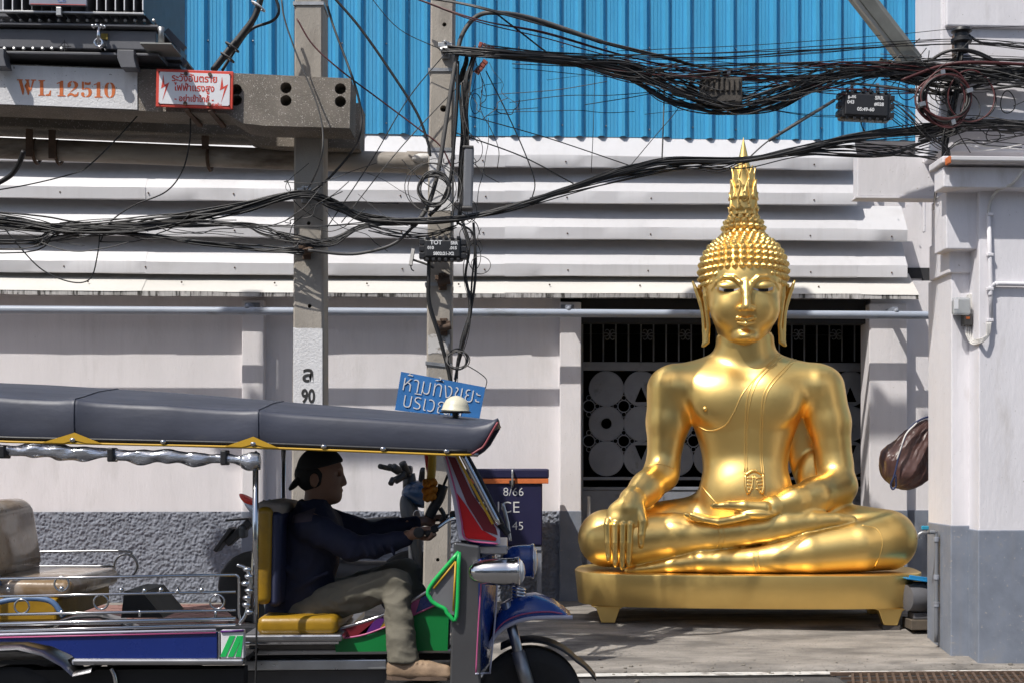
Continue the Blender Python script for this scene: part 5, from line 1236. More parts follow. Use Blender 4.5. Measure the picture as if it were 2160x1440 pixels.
# ---- step, sill, foot well
pbox(513, 715, 1352, 1358, YN+.30, YN+.36, 'sill', m_chrome, bevel=.005)
pbox(515, 958, 1371, 1378, YN+.36, YN+.42, 'sill', m_inox, bevel=.006)
pbox(515, 720, 1358, 1371, YN+.37, YN+.9, 'seat_box', M('seat_box_grey', (.16, .15, .14), .5, .4, var=.2), bevel=.006)
pbox(515, 816, 1392, 1411, YN+.38, YN+.46, 'step', M('step_plate', (.6, .62, .64), .3, .8, var=.15, vscale=8), bevel=.006)
pbox(498, 960, 1413, 1480, YN+.47, YR-.01, 'under_panel', M('under_grey', (.11, .11, .115), .45, .4, var=.2), bevel=.006)
pbox(518, 950, 1379, 1391, YN+.43, YN+.46, 'sill_web', m_chas)
pbox(806, 958, 1446, 1454, YN+.2, YN+.48, 'foot_board', m_chas, bevel=.004)
tubepx([(542, 1290, YN-.005), (541, 1340, YN-.005), (540, 1400, YN-.005), (538, 1460, YN-.005)], 2, 'brake_cable', m_cable)
Yg = YN+.34
quad([(708, 1374), (706, 1347), (770, 1338), (860, 1302), (948, 1263), (944, 1371)], Yg, .22, 'foot_well_panel', m_green)
for poly, mt in (([(672, 1347), (700, 1330), (790, 1305), (770, 1337), (706, 1346)], m_maroon), ([(755, 1338), (800, 1300), (818, 1292), (800, 1326)], m_purple), ([(800, 1326), (830, 1286), (868, 1270), (858, 1301)], m_seaty), ([(858, 1301), (870, 1268), (886, 1262), (876, 1294)], m_pink), ([(876, 1294), (888, 1260), (925, 1240), (948, 1262)], m_tblue)):
    quad(poly, Yg-.006, .006, 'painted_wedge', mt)
tubepx([(670, 1349, Yg-.01), (706, 1346, Yg-.01), (770, 1337, Yg-.01), (860, 1301, Yg-.01), (948, 1262, Yg-.01)], 2, 'side_trim', m_pink)
tubepx([(700, 1329, Yg), (790, 1303, Yg), (850, 1276, Yg), (912, 1240, Yg)], 4, 'side_trim', m_inox)
# ---- front cowl
cw = MB(); n1 = [(957, 1142), (1012, 1150), (1014, 1462), (948, 1462)]
quad(n1, YN+.14, .07, 'cowl_post', M('cowl_grey', (.13, .13, .135), .35, .6, var=.12, vscale=4), bevel=.01); quad(n1, YR-.21, .07, 'cowl_post', m_inox, bevel=.01)
def cowlrow(py, xe, xc):
    o = []
    for i in range(9):
        t = i/8*2-1; Y = YC+t*(.46); px = xc+(xe-xc)*abs(t)**1.6; o.append(P(px, py, Y))
        o[-1].z = P(xe, py, YN+.14).z
    return o
cf = MB().loft([cowlrow(1178, 1012, 1046), cowlrow(1240, 1012, 1050), cowlrow(1320, 1008, 1044), cowlrow(1422, 1004, 1034)]).build('front_shield', m_fblue, tk, smooth=True)
so_ = cf.modifiers.new('thick', 'SOLIDIFY'); so_.thickness = .02
for xo in (0, 34):
    tubepx([(1014+xo*.9, 1180, YN+.12+xo*.004), (1014+xo, 1240, YN+.12+xo*.004), (1009+xo, 1320, YN+.12+xo*.004), (1004+xo*.85, 1420, YN+.12+xo*.004)], 1.8, 'shield_line', m_pink if xo == 0 else m_lav)
tubepx([(1004, 1420, YN+.115), (1034, 1418, YN+.3)], 2, 'shield_line', m_lav)
wg = quad([(907, 1236), (968, 1163), (963, 1297), (946, 1294), (938, 1282), (922, 1274), (909, 1262)], YN+.12, .012, 'wing_panel', M('wing_grey', (.20, .20, .21), .4, .3, var=.1))
tubepx([(968, 1163, YN+.115), (907, 1236, YN+.115), (908, 1262, YN+.115), (922, 1275, YN+.115), (938, 1283, YN+.115), (946, 1295, YN+.115), (963, 1298, YN+.115), (968, 1163, YN+.115)], 4.4, 'wing_edge', m_lime, wg, sm=5)
tubepx([(961, 1183, YN+.11), (915, 1240, YN+.11)], 2, 'wing_edge', m_yel, wg); tubepx([(961, 1183, YN+.11), (956, 1288, YN+.11)], 2, 'wing_edge', m_yel, wg)
# ---- windscreen pillars
for Yp, s in ((YN+.16, 1), (YR-.16, -1)):
    pw = quad([(934, 958), (962, 958), (1004, 1052), (1054, 1118), (1056, 1146), (968, 1138), (955, 1050)], Yp, .03*s, 'windscreen_pillar', m_lav, bevel=.004)
    quad([(945, 962), (960, 964), (996, 1040), (1046, 1112), (1050, 1128), (1020, 1118), (985, 1062)], Yp-.003*s, .002*s, 'pillar_panel', m_maroon, pw)
    quad([(962, 1036), (984, 1066), (1016, 1116), (1048, 1134), (1046, 1140), (982, 1134), (972, 1090)], Yp-.006*s, .002*s, 'pillar_panel', m_tred, pw)
    tubepx([(974, 956, Yp-.01), (1008, 1020, Yp-.01), (1052, 1106, Yp-.01)], 6.5, 'pillar_tube', m_chrome); tubepx([(962, 956, Yp-.02), (996, 1022, Yp-.02), (1040, 1104, Yp-.02)], 3, 'pillar_tube', m_yel if s > 0 else m_chrome); tubepx([(984, 956, Yp), (1020, 1022, Yp), (1062, 1108, Yp)], 4, 'pillar_tube', m_black)
    tubepx([(940, 958, Yp-.012), (962, 1040, Yp-.012), (974, 1100, Yp-.012), (984, 1136, Yp-.012), (1050, 1146, Yp-.012)], 2, 'pillar_line', m_pink)
gl = bpy.data.materials.new('windscreen_glass'); gl.use_nodes = True; bs_ = gl.node_tree.nodes['Principled BSDF']; bs_.inputs['Base Color'].default_value = (.9, .93, .93, 1); bs_.inputs['Roughness'].default_value = .02; bs_.inputs['Transmission Weight'].default_value = 1; bs_.inputs['IOR'].default_value = 1.05
wq = [P(976, 962, YN+.2), P(1050, 1110, YN+.2), None, None]; wq[2] = Vector((wq[1].x, YR-.2, wq[1].z)); wq[3] = Vector((wq[0].x, YR-.2, wq[0].z))
MB().prism(wq, (.004, 0, .001)).build('windscreen', gl, tk)
# dashboard, bars, mirror, garland
MB().box2(P(985, 1125, YN+.2)+Vector((0, 0, 0)), Vector((P(1050, 1125, YN+.2).x, YR-.2, P(985, 1152, YN+.2).z))).build('dashboard', m_tblue, tk, bevel=.02)
k5 = PXM(940, YC)
hb = [P(906, 1120, YD-.25), P(922, 1112, YD-.24), P(945, 1096, YD-.18), P(968, 1092, YD-.06), P(968, 1092, YD+.08), P(945, 1090, YD+.22), P(918, 1092, YD+.28)]
MB().tube(crom(hb, 6), .011, 8).build('handlebar', m_chrome, tk, smooth=True)
for a, b in ((hb[0], hb[1]), (hb[6], hb[5])): MB().tube([a+(a-b)*.6, b], .018, 10).build('hand_grip', m_rubber, tk, smooth=True)
MB().tube([P(968, 1092, YC), P(990, 1180, YC), P(1010, 1300, YC)], .02, 8).build('steering_column', m_chas, tk, smooth=True)
MB().box(P(960, 1085, YC-.1), (.05, .1, .04)).build('switch_pod', m_black, tk, bevel=.01)
tubepx([(1076, 1140, YN+.2), (1070, 1100, YN+.2), (1060, 1060, YN+.2)], 4, 'mirror_stem', m_inox)
tubepx([(1046, 1098, YN+.2), (1062, 1112, YN+.2), (1072, 1126, YN+.2)], 8, 'mirror_joint', m_black)
tubepx([(912, 950, YC), (911, 985, YC), (908, 1015, YC)], 9, 'ribbon', m_yel); tubepx([(900, 952, YC+.02), (905, 990, YC+.02), (912, 1010, YC+.02)], 6, 'ribbon', m_tred)
for j, (py, rr) in enumerate(((1018, 13), (1034, 15), (1048, 12))):
    for i in range(9):
        a = i*.7+j; MB().sphere(P(907+rr*.75*math.cos(a), py+4*math.sin(a*2), YC-.03+.02*math.sin(a)), .017, 8).build('garland_flower', m_ora, tk, smooth=True)
tubepx([(935, 1022, YC-.02), (926, 1050, YC-.02), (912, 1075, YC-.02), (905, 1090, YC-.02)], 11, 'tassel', m_black, n=8); tubepx([(928, 1070, YC), (936, 1085, YC), (930, 1100, YC)], 5, 'tassel', m_black)
tubepx([(945, 1000, YC-.02), (936, 1022, YC-.02)], 3, 'tassel_cord', m_black)
# ---- headlamps
k6 = PXM(1045, YN+.25)
def lamp(px, py, Y, L, r, shell, nm):
    c = P(px, py, Y); k = PXM(px, Y); L *= k; r *= k
    o = MB().lathe([(.003, -L*.55), (r*.42, -L*.53), (r*.72, -L*.44), (r*.92, -L*.25), (r*.99, -L*.02), (r, L*.15), (r*1.0, L*.3), (r*1.06, L*.32), (r*1.06, L*.40), (r*.94, L*.42)], c, 32, (1, 0, 0)).build(nm, shell, tk, smooth='auto')
    MB().lathe([(r*.95, L*.40), (r*.8, L*.46), (r*.5, L*.50), (.002, L*.52)], c, 28, (1, 0, 0)).build('lens', m_lens, o, smooth=True)
    MB().torus(c+Vector((L*.38, 0, 0)), r*1.04, r*.06, (1, 0, 0), 32, 8).build('bezel', m_chrome, o, smooth=True)
    return o
lamp(1050, 1205, YN+.06, 112, 29, m_chrome, 'headlamp'); lamp(1050, 1205, YR-.22, 112, 29, m_chrome, 'headlamp'); lamp(1098, 1182, YC, 70, 34, m_fblue, 'headlamp')
pbox(1010, 1070, 1150, 1168, YN+.25, YR-.25, 'lamp_bracket', m_inox, bevel=.006)
# ---- front fender, mudguard, fork
rows = []; top = [(1036, 1352), (1040, 1310), (1058, 1275), (1090, 1256), (1130, 1252), (1165, 1264), (1192, 1284), (1206, 1300)]; low = [(1030, 1368), (1042, 1345), (1062, 1326), (1090, 1312), (1122, 1305), (1158, 1303), (1186, 1303), (1208, 1303)]
for (a, b) in zip(top, low):
    A = P(*a, YC-.1); Bp = P(*b, YC-.17); r_ = []
    zt = A.z; zl = Bp.z
    for (dy, t) in ((-.17, 0), (-.165, .35), (-.14, .7), (-.08, .93), (0, 1), (.08, .93), (.14, .7), (.165, .35), (.17, 0)):
        x = Bp.x+(A.x-Bp.x)*t; r_.append(Vector((x, YC+dy, zl+(zt-zl)*t)))
    rows.append(r_)
ff = MB().loft(rows).build('front_fender', m_fblue, tk, smooth=True); so_ = ff.modifiers.new('thick', 'SOLIDIFY'); so_.thickness = .008
for dy in (-.17, .17):
    tubepx([(a, b-2, YC+dy) for a, b in low], 4.5, 'fender_edge', m_lav); tubepx([(a, b-10-(4 if 1050 < a < 1180 else 0), YC+dy*1.0) for a, b in low[1:-1]], 1.6, 'fender_line', m_pink)
c = P(1118, 1500, YC); c = Vector((c.x, YC, -.18+.262)); rows = []
for i in range(14):
    a = R(118-98*i/13); rr = .315 if i < 11 else .315+.012*(i-10)
    rows.append([c+Vector((rr*math.cos(a), dy, rr*math.sin(a)-abs(dy)*.25)) for dy in (-.085, -.06, 0, .06, .085)])
mg = MB().loft(rows).build('mudguard', m_black, tk, smooth=True); so_ = mg.modifiers.new('thick', 'SOLIDIFY'); so_.thickness = .006
for dy in (-.11, .11):
    MB().tube([P(1066, 1270, YC+dy), P(1092, 1370, YC+dy), P(1122, 1478, YC+dy)], [.026, .026, .022], 12).build('fork', m_inox, tk, smooth=True); MB().tube([P(1092, 1372, YC+dy), P(1124, 1480, YC+dy)], .034, 12).build('fork_leg', m_steel, tk, smooth=True)
for i in range(4): MB().torus(P(1094, 1240+i*7, YC-.05), .03, .008, (.2, 0, 1), 14, 6).build('spring_coil', m_chrome, tk, smooth=True)
# ---- canopy
xs = sorted(list(np.linspace(-130, 950, 40))+[150, 157, 164, 538, 545, 552]+[965, 980, 995, 1010, 1025, 1038, 1050])
def pyb(x): return np.interp(x, [-130, 0, 540, 950, 995, 1020, 1050], [920, 929, 941, 957, 957, 940, 889])
def pyt(x): return np.interp(x, [-130, 0, 300, 545, 700, 950, 1050], [806, 811, 828, 846, 858, 876, 886])
rows = []
for x in xs:
    A = P(x, pyb(x), YN-.04); Tt = P(x, pyt(x), YC); r_ = []; zb, zt = A.z, Tt.z
    sg = min(abs(x-157), abs(x-545), 400); bow = .012*math.exp(-(sg/16)**2)-(.012 if x < 545 else .004)*math.sin(min(sg/195, 1)*math.pi)+.002*noise.noise((x*.05, 0, 0))
    for (Y, t) in ((YN-.035, 0), (YN-.040, .05), (YN-.043, .25), (YN-.041, .45), (YN-.035, .60), (YN-.028, .675), (YN-.016, .695), (YN+.02, .71), (YN+.10, .755), (YN+.3, .88), (YC, 1.0), (YR-.3, .88), (YR-.10, .755), (YR-.012, .705), (YR+.04, .62), (YR+.05, .25), (YR+.035, 0)):
        s = -1 if Y < YC else 1; bb = bow*(math.sin(min(t, 1)*math.pi))
        r_.append(Vector((A.x, Y+s*bb*.8, zb+(zt-zb)*t+bb*.5)))
    rows.append(r_)
cn = MB().loft(rows).build('canopy', m_vinyl, tk, smooth=True); so_ = cn.modifiers.new('thick', 'SOLIDIFY'); so_.thickness = .012; so_.offset = -1
for xs_ in (157, 545):
    i_ = min(range(len(xs)), key=lambda i: abs(xs[i]-xs_))
    MB().tube([p+Vector((0, -.002 if p.y < YC else .002, .002)) for p in rows[i_]], .0026, 6).build('canopy_seam', m_vinyl, tk, smooth=True)
for Yp in (YN-.052, YR+.052):
    tubepx([(x, pyb(x)+1.5, Yp) for x in np.linspace(-130, 995, 24)], 2.6, 'canopy_piping', m_yel, sm=2)
    tubepx([(x, pyb(x)+.5, Yp) for x in (995, 1008, 1020, 1035, 1050)], 2.4, 'canopy_piping', M('red_piping', (.25, .05, .06), .5), sm=4)
    tubepx([(x, pyb(x)-7, Yp+.001) for x in np.linspace(-130, 985, 24)], 3.4, 'canopy_hem', m_black, sm=2)
    for x0, xa, x1 in ((90, 157, 215), (475, 534, 588)):
        k = Yp-.008 if Yp < YC else Yp+.004; yy = lambda x: float(pyb(x))
        quad([(x0, yy(x0)+1), (xa, yy(xa)-21), (x1, yy(x1)+1), (xa+24, yy(xa)+1), (xa, yy(xa)-5), (xa-24, yy(xa)+1)], k, .004, 'canopy_patch', m_yel)
for x in (153, 344, 534, 683, 808, 942, -40): MB().sphere(P(x, pyb(x)-6, YN-.058), .012, 8, (1.3, .7, .8)).build('stud', m_chrome, tk, smooth=True)
fr = [P(x, pyb(x)-2, YN) for x in (-130, 540, 995)]
for Yp in (YN+.02, YR-.02): MB().tube([Vector((p.x, Yp, p.z)) for p in fr], .012, 8).build('roof_bow', m_inox, tk, smooth=True)
# ---- rolled clear side curtain
pts = []; rad = []
for i, x in enumerate(np.linspace(-120, 548, 220)):
    pin = min(abs(x-2), abs(x-231), abs(x-470), abs(x+110)); y = np.interp(x, [-120, 0, 230, 470, 548], [940, 946, 957, 968, 970]); pts.append(P(x, y+2*math.sin(x*.05), YN-.02)); rad.append((9+6*min(1, pin/60)+1.4*math.sin(x*.11))*PXM(300, YN)*(1.25 if x > 510 else 1))
cu_ = MB().tube(pts, rad, 18); me_o = cu_.build('rolled_curtain', m_film, tk, smooth=True)
for v in me_o.data.vertices:
    a_ = v.co.x*26+math.atan2(v.co.z-1.3, v.co.y+6)*2.0; v.co += Vector((0, 1, 1))*(.010*noise.noise((v.co.x*7+v.co.z*22, v.co.y*26, v.co.z*30))+.002*math.sin(a_*2))
for x in (2, 231, 470): pbox(x-6, x+7, 938+x*.022, 966+x*.03, YN-.062, YN+.02, 'curtain_strap', m_black, bevel=.006)
MB().lathe([(.022, 0), (.02, .03), (.0, .05)], P(540, 972, YN-.02), 10).build('curtain_end', m_inox, tk)
# ---- lamp on the canopy
lp = P(961, 868, YC-.25); lo_ = MB().lathe([(30, 0), (31, 2), (29, 4), (27, 14), (22, 24), (13, 31), (4, 34), (.05, 34.5)], (0, 0, 0), 24); me = lo_.mesh('roof_lamp'); kk = PXM(961, YC-.25); me.transform(Matrix.Translation(lp) @ Matrix.Rotation(R(6), 4, 'Y') @ Matrix.Scale(kk, 4)); link('roof_lamp', me, m_cream, tk, smooth=True)
MB().cyl(lp+Vector((0, 0, -.05)), lp+Vector((0, 0, .005)), 7*kk, 12).build('lamp_stand', m_black, tk); MB().lathe([(32*kk, -.004), (33*kk, 0), (30*kk, .004)], lp, 24).build('lamp_rim', m_black, tk)

# ================================================================== DRIVER
YD = -5.46; KD = PXM(700, YD); DO = P(700, 1440, YD)
drv = thing('person', 'driver in dark navy jacket, khaki trousers and backward black cap steering the tuk-tuk', 'person', DO)
def dx(p): return p-700.0
def dz(p): return 1440.0-p
def DF(lo, hi, h): return Field((dx(lo[0]), lo[1], dz(hi[2])), (dx(hi[0]), hi[1], dz(lo[2])), h)
def ch(F_, pts, k=4): F_.chain([(dx(a), y, dz(b), r) for a, b, y, r in pts], k)
def el(F_, a, b, y, r, k=4, op='add', rot=None): F_.ell((dx(a), y, dz(b)), r, k, op, rot)
m_skin = M('skin', (.24, .125, .08), .5, var=.1, vscale=9); m_jack = M('navy_jacket', (.010, .012, .034), .8, var=.25, vscale=6, bump=.35, bscale=14); m_khaki = M('khaki_trousers', (.145, .132, .10), .85, var=.2, vscale=6, bump=.5, bscale=13)
m_cap = M('black_cap', (.006, .007, .008), .8, var=.2); m_shoe = M('tan_shoe', (.30, .205, .13), .75, var=.25, vscale=10, bump=.3, bscale=40)
LEG = {1: [[(645, 1290, 40, 44), (760, 1246, 66, 36), (842, 1220, 96, 29)], [(844, 1222, 98, 29), (852, 1290, 120, 27), (856, 1330, 132, 28), (860, 1372, 140, 31)]], -1: [[(645, 1288, -40, 46), (760, 1246, -48, 36), (850, 1212, -52, 30)], [(852, 1214, -52, 30), (870, 1290, -54, 32), (880, 1360, -56, 28)]]}
FOOT = {1: [(848, 1384, 142, 20), (876, 1388, 144, 20), (914, 1390, 148, 17), (946, 1391, 152, 12)], -1: [(872, 1374, -56, 19), (900, 1378, -56, 18), (940, 1378, -56, 12)]}
yF = 1   # +y in the field is towards the viewer
fl_ = DF((560, -130, 930), (970, 180, 1450), 2.4)
# the whole body, one continuous surface
fl_.loft([(dz(1310), dx(640), 0, 48, 62), (dz(1250), dx(645), 0, 46, 60), (dz(1180), dx(652), 0, 48, 62), (dz(1120), dx(660), 0, 48, 68), (dz(1085), dx(664), 0, 40, 64), (dz(1062), dx(668), 0, 24, 36)], 6, 2.2)
ch(fl_, [(664, 1075, 0, 27), (672, 1040, 0, 26), (676, 1020, 0, 26)], 8)
el(fl_, 676, 995, 0, (47, 36, 48), 6); el(fl_, 694, 1022, 0, (27, 28, 36), 10); el(fl_, 704, 1046, 0, (17, 20, 16), 9)      # skull, jaw, chin
ch(fl_, [(716, 992, 0, 6), (722, 1009, 0, 6), (725, 1017, 0, 7)], 5); el(fl_, 714, 987, 0, (8, 22, 6), 5); el(fl_, 721, 1019, 6, (5, 5, 4.5), 2); el(fl_, 721, 1019, -6, (5, 5, 4.5), 2)
ch(fl_, [(716, 1034, 9, 3), (719.5, 1033, 0, 4), (716, 1034, -9, 3)], 2); ch(fl_, [(714, 1042, 8, 3), (717, 1042, 0, 4.5), (714, 1042, -8, 3)], 2)
for s in (-1, 1):
    el(fl_, 711, 998, s*15, (9, 8, 5), 4, 'sub'); el(fl_, 708, 998, s*15, (7, 7, 5), 2)
    el(fl_, 668, 1012, s*36, (9, 5, 15), 3); el(fl_, 669, 1012, s*42, (5, 4, 9), 2, 'sub')
    y = s*74; e = s*88; w_ = s*(70 if s > 0 else 64)
    if s > 0: ch(fl_, [(668, 1105, y, 27), (755, 1148, e, 19), (850, 1133, w_+12, 12), (868, 1124, w_+8, 11)], 6)
    else: ch(fl_, [(672, 1100, y, 27), (765, 1128, e, 19), (855, 1108, -94, 12), (880, 1104, -100, 11)], 6)
    for q_ in LEG[s]: ch(fl_, [(a, b, y_, r_-11) for a, b, y_, r_ in q_], 8)
    ch(fl_, [(a, b, y_, r_-4) for a, b, y_, r_ in FOOT[s]], 5)
# hands on the grips: palm, four curled fingers, thumb
def hand_(cx, cy, y, s):
    el(fl_, cx, cy, y, (17, 10, 13), 6)
    for i in range(4):
        yy = y-s*2+s*(i-1.5)*7.2; L_ = (1, 1.08, 1.03, .86)[i]
        ch(fl_, [(cx+10, cy-7, yy, 5.2), (cx+10+17*L_, cy-9, yy, 4.7), (cx+13+21*L_, cy+4, yy, 4.2), (cx+10+14*L_, cy+13, yy, 3.8)], 1.2)
    ch(fl_, [(cx-2, cy+6, y-s*9, 6), (cx+14, cy+12, y-s*13, 5), (cx+27, cy+11, y-s*10, 4)], 2)
hand_(886, 1118, 100, 1); hand_(896, 1102, -112, -1)
ch(fl_, [(862, 1127, 84, 12), (884, 1119, 98, 10)], 4); ch(fl_, [(872, 1105, -98, 11), (894, 1102, -110, 9)], 4)
me = fl_.mesh('body', KD, 1, (1, -1, 1)); link('body', me, m_skin, drv, local=True)
# jacket
J = DF((540, -135, 1030), (880, 135, 1362), 2.6)
J.loft([(dz(1318), dx(630), 0, 70, 80), (dz(1260), dx(634), 0, 68, 78), (dz(1200), dx(644), 0, 66, 76), (dz(1150), dx(656), 0, 66, 80), (dz(1110), dx(660), 0, 62, 84), (dz(1085), dx(662), 0, 52, 76), (dz(1066), dx(662), 0, 36, 54), (dz(1052), dx(664), 0, 30, 36)], 4, 2.3)
ch(J, [(666, 1106, 76, 33), (757, 1150, 90, 27), (800, 1146, 88, 23), (862, 1130, 85, 17)], 8); ch(J, [(670, 1101, -76, 33), (767, 1129, -90, 26), (864, 1107, -97, 17)], 8)
for a, b, c_, d_ in ((640, 1230, 700, 1200), (600, 1180, 640, 1210), (640, 1290, 690, 1270)): J.cap((dx(a), 74, dz(b)), (dx(c_), 72, dz(d_)), 5, 3, 6)
for i in range(6): a = 745+i*18; J.cap((dx(a), 112, dz(1135+i*2)), (dx(a+6), 112, dz(1165-i)), 3, 3, 6)
el(J, 640, 1316, 76, (48, 12, 30), 12); el(J, 672, 1322, 80, (22, 9, 22), 10)
J.cap((dx(664), 0, dz(1055)), (dx(668), 0, dz(1000)), 27, 27, 3, 'sub')
me = J.mesh('jacket', KD, 1, (1, -1, 1)); jk = link('jacket', me, m_jack, drv, local=True)
def wrinkle(me, amp, sc, seed):
    n_ = [v.normal.copy() for v in me.vertices]
    for v, nn in zip(me.vertices, n_):
        q = Vector((v.co.x*sc[0], v.co.y*sc[1], v.co.z*sc[2]))+Vector((seed, seed*.7, 0))
        v.co += nn*amp*(.45-abs(noise.noise(q))*1.5-.5*abs(noise.noise(q*2.1)))
    me.update()
wrinkle(me, .012, (9, 9, 7), 3.1)
# lighter yoke patch on the upper back
JV = BVHTree.FromPolygons([v.co.copy() for v in me.vertices], [tuple(p.vertices) for p in me.polygons])
g_ = []
for i in range(9):
    r_ = []
    for j in range(7):
        u, v = i/8, j/6; px = 630+u*44; py = 1068+(1-u)*16+v*(14+u*12)
        h = JV.ray_cast(Vector((dx(px)*KD, -2, dz(py)*KD)), Vector((0, 1, 0))); r_.append((h[0]+h[1]*.003) if h[0] else None)
    g_.append(r_)
if all(p is not None for r_ in g_ for p in r_): MB().loft(g_).build('yoke', M('yoke_grey', (.07, .05, .06), .85, var=.2), jk, smooth=True, local=True)
# trousers
T_ = DF((570, -120, 1150), (930, 185, 1410), 2.4)
T_.loft([(dz(1322), dx(640), 0, 58, 70), (dz(1270), dx(642), 0, 54, 66), (dz(1245), dx(642), 0, 50, 60)], 6, 2.3)
for s in (-1, 1):
    for q_ in LEG[s]: ch(T_, q_, 8)
T_.below(dz(1374)); me = T_.mesh('trousers', KD, 1, (1, -1, 1)); wrinkle(me, .016, (7, 9, 11), 8.3); link('trousers', me, m_khaki, drv, local=True)
# cap worn backward
C_ = DF((600, -60, 930), (740, 60, 1045), 1.9)
el(C_, 677, 990, 0, (51, 41, 50), 0); C_.cap((dx(640), 0, dz(1030)), (dx(760), 0, dz(1012)), 40, 46, 4, 'sub', (1, .5, 1)); el(C_, 706, 1020, 0, (38, 60, 40), 5, 'sub')
C_.ell((dx(628), 0, dz(1014)), (26, 30, 7), 5, 'add', [[math.cos(R(-48)), 0, math.sin(R(-48))], [0, 1, 0], [-math.sin(R(-48)), 0, math.cos(R(-48))]])
me = C_.mesh('cap', KD, 1, (1, -1, 1)); link('cap', me, m_cap, drv, local=True)
# hair at the nape
Hh = DF((615, -55, 960), (715, 55, 1065), 1.7); el(Hh, 667, 1000, 0, (45, 38.5, 40), 0); el(Hh, 716, 1016, 0, (36, 70, 46), 3, 'sub'); el(Hh, 668, 1012, 44, (12, 14, 17), 3, 'sub'); el(Hh, 668, 1012, -44, (12, 14, 17), 3, 'sub'); me = Hh.mesh('hair', KD, 1, (1, -1, 1)); link('hair', me, m_cap, drv, local=True)
# shoes
for s in (-1, 1):
    f0, f1 = FOOT[s][0], FOOT[s][-1]
    S_ = DF((810, f0[2]-40, 1340), (980, f1[2]+40, 1440), 1.9); ch(S_, FOOT[s], 6); S_.cap((dx(f0[0]-4), f0[2], dz(f0[1]+12)), (dx(f1[0]+2), f1[2], dz(f1[1]+8)), 16, 14, 5, sc=(1, 1, 1.6)); S_.ell((dx(f0[0]+8), f0[2], dz(f0[1]-20)), (17, 14, 14), 4, 'sub'); S_.below(dz(f0[1]+22))
    for i in range(4): S_.cap((dx(f0[0]+30+i*11), f0[2]-14, dz(f0[1]-13+i*1.5)), (dx(f0[0]+30+i*11), f0[2]+18, dz(f0[1]-11+i*1.5)), 2.5, 2.5, 3)
    me = S_.mesh('shoe', KD, 1, (1, -1, 1)); so_ = link('shoe', me, m_shoe, drv, local=True)
    MB().loft([[Vector((dx(x_)*KD, -(y_+sg_*w_)*KD, dz(z_)*KD)) for x_, y_, w_ in ((f0[0]-19, f0[2], 6), (f0[0]-8, f0[2], 15), (f0[0]+30, f0[2]+2, 15), (f0[0]+70, f1[2]-3, 17), (f1[0]+4, f1[2], 12), (f1[0]+13, f1[2], 4)) for sg_ in (1,)]+[Vector((dx(x_)*KD, -(y_-w_)*KD, dz(z_)*KD)) for x_, y_, w_ in ((f1[0]+13, f1[2], 4), (f1[0]+4, f1[2], 12), (f0[0]+70, f1[2]-3, 17), (f0[0]+30, f0[2]+2, 15), (f0[0]-8, f0[2], 15), (f0[0]-19, f0[2], 6))] for z_ in (f0[1]+17, f0[1]+25)], closed=True, caps=True).build('sole', M('sole', (.12, .08, .055), .8), so_, local=True)
q = P(884, 1122, YD-.27); MB().lathe([(.02, 0), (.026, .004), (.026, .012), (.018, .016)], q, 16, (-.1, -1, 0)).build('wrist_watch', m_black, drv)
MB().tube(crom([P(644, 1058, YD-.07), P(664, 1072, YD-.09), P(688, 1086, YD-.08), P(700, 1100, YD-.05)], 5), .009, 6).build('collar_strap', m_cap, drv, smooth=True)
# ================================================================== PARKED MOTORCYCLE
YM = -1.55
KM = PXM(690, YM)
m_mblue = M('bike_blue', (.012, .045, .11), .3, var=.15, coat=.4); m_mgrey = M('bike_grey', (.045, .05, .055), .45, var=.15); m_tail = M('tail_red', (.5, .03, .015), .2, var=.1); m_silv = M('bike_silver', (.35, .40, .48), .35, .3, var=.1)
mc = thing('motorcycle', 'parked dark blue motorcycle with red tail light behind the tuk-tuk', 'motorcycle', (P(690, 1290, YM).x, YM, 0))
def mp(px, py, dy=0): return P(px, py, YM)+Vector((0, dy, 0))
for px in (538, 870):
    c = mp(px, 1200); c.z = .285
    w_ = MB().lathe([(.20, -.035), (.235, -.05), (.27, -.045), (.285, -.02), (.285, .02), (.27, .045), (.235, .05), (.20, .035)], c, 40, (0, 1, 0)).build('tyre', m_rubber, mc, smooth='auto')
    MB().torus(c, .2, .018, (0, 1, 0), 36, 8).build('rim', m_steel, w_, smooth=True); MB().cyl(c+Vector((0, -.06, 0)), c+Vector((0, .06, 0)), .05, 16).build('hub', m_steel, w_)
    for i in range(9):
        a = i*2*math.pi/9; MB().cyl(c+Vector((.04*math.cos(a), 0, .04*math.sin(a))), c+Vector((.2*math.cos(a), 0, .2*math.sin(a))), .008, 5).build('spoke', m_steel, w_)
# body shells
def bl(name, rows, mat, k=0):
    o = MB().loft(rows, closed=True, caps=True).build(name, mat, mc, smooth='auto'); o.modifiers.new('sub', 'SUBSURF').render_levels = 2; return o
def ring4(px, py0, py1, w_):
    a, b = mp(px, py0), mp(px, py1); return [a+Vector((0, -w_, -.01)), a+Vector((0, w_, -.01)), b+Vector((0, w_, .01)), b+Vector((0, -w_, .01))]
bl('tail_fairing', [ring4(512, 1046, 1062, .05), ring4(540, 1058, 1100, .10), ring4(600, 1075, 1130, .12), ring4(680, 1100, 1165, .13), ring4(740, 1130, 1180, .12)], m_silv)
bl('tail_light', [ring4(504, 1036, 1046, .04), ring4(515, 1036, 1066, .075), ring4(545, 1052, 1078, .085)], m_tail)
bl('seat', [ring4(560, 1058, 1074, .09), ring4(620, 1072, 1092, .13), ring4(700, 1098, 1118, .14), ring4(790, 1086, 1112, .13), ring4(850, 1082, 1100, .1)], m_black)
bl('leg_shield', [ring4(842, 1040, 1080, .16), ring4(862, 1022, 1150, .22), ring4(884, 1060, 1230, .2), ring4(892, 1100, 1240, .14)], m_mgrey)
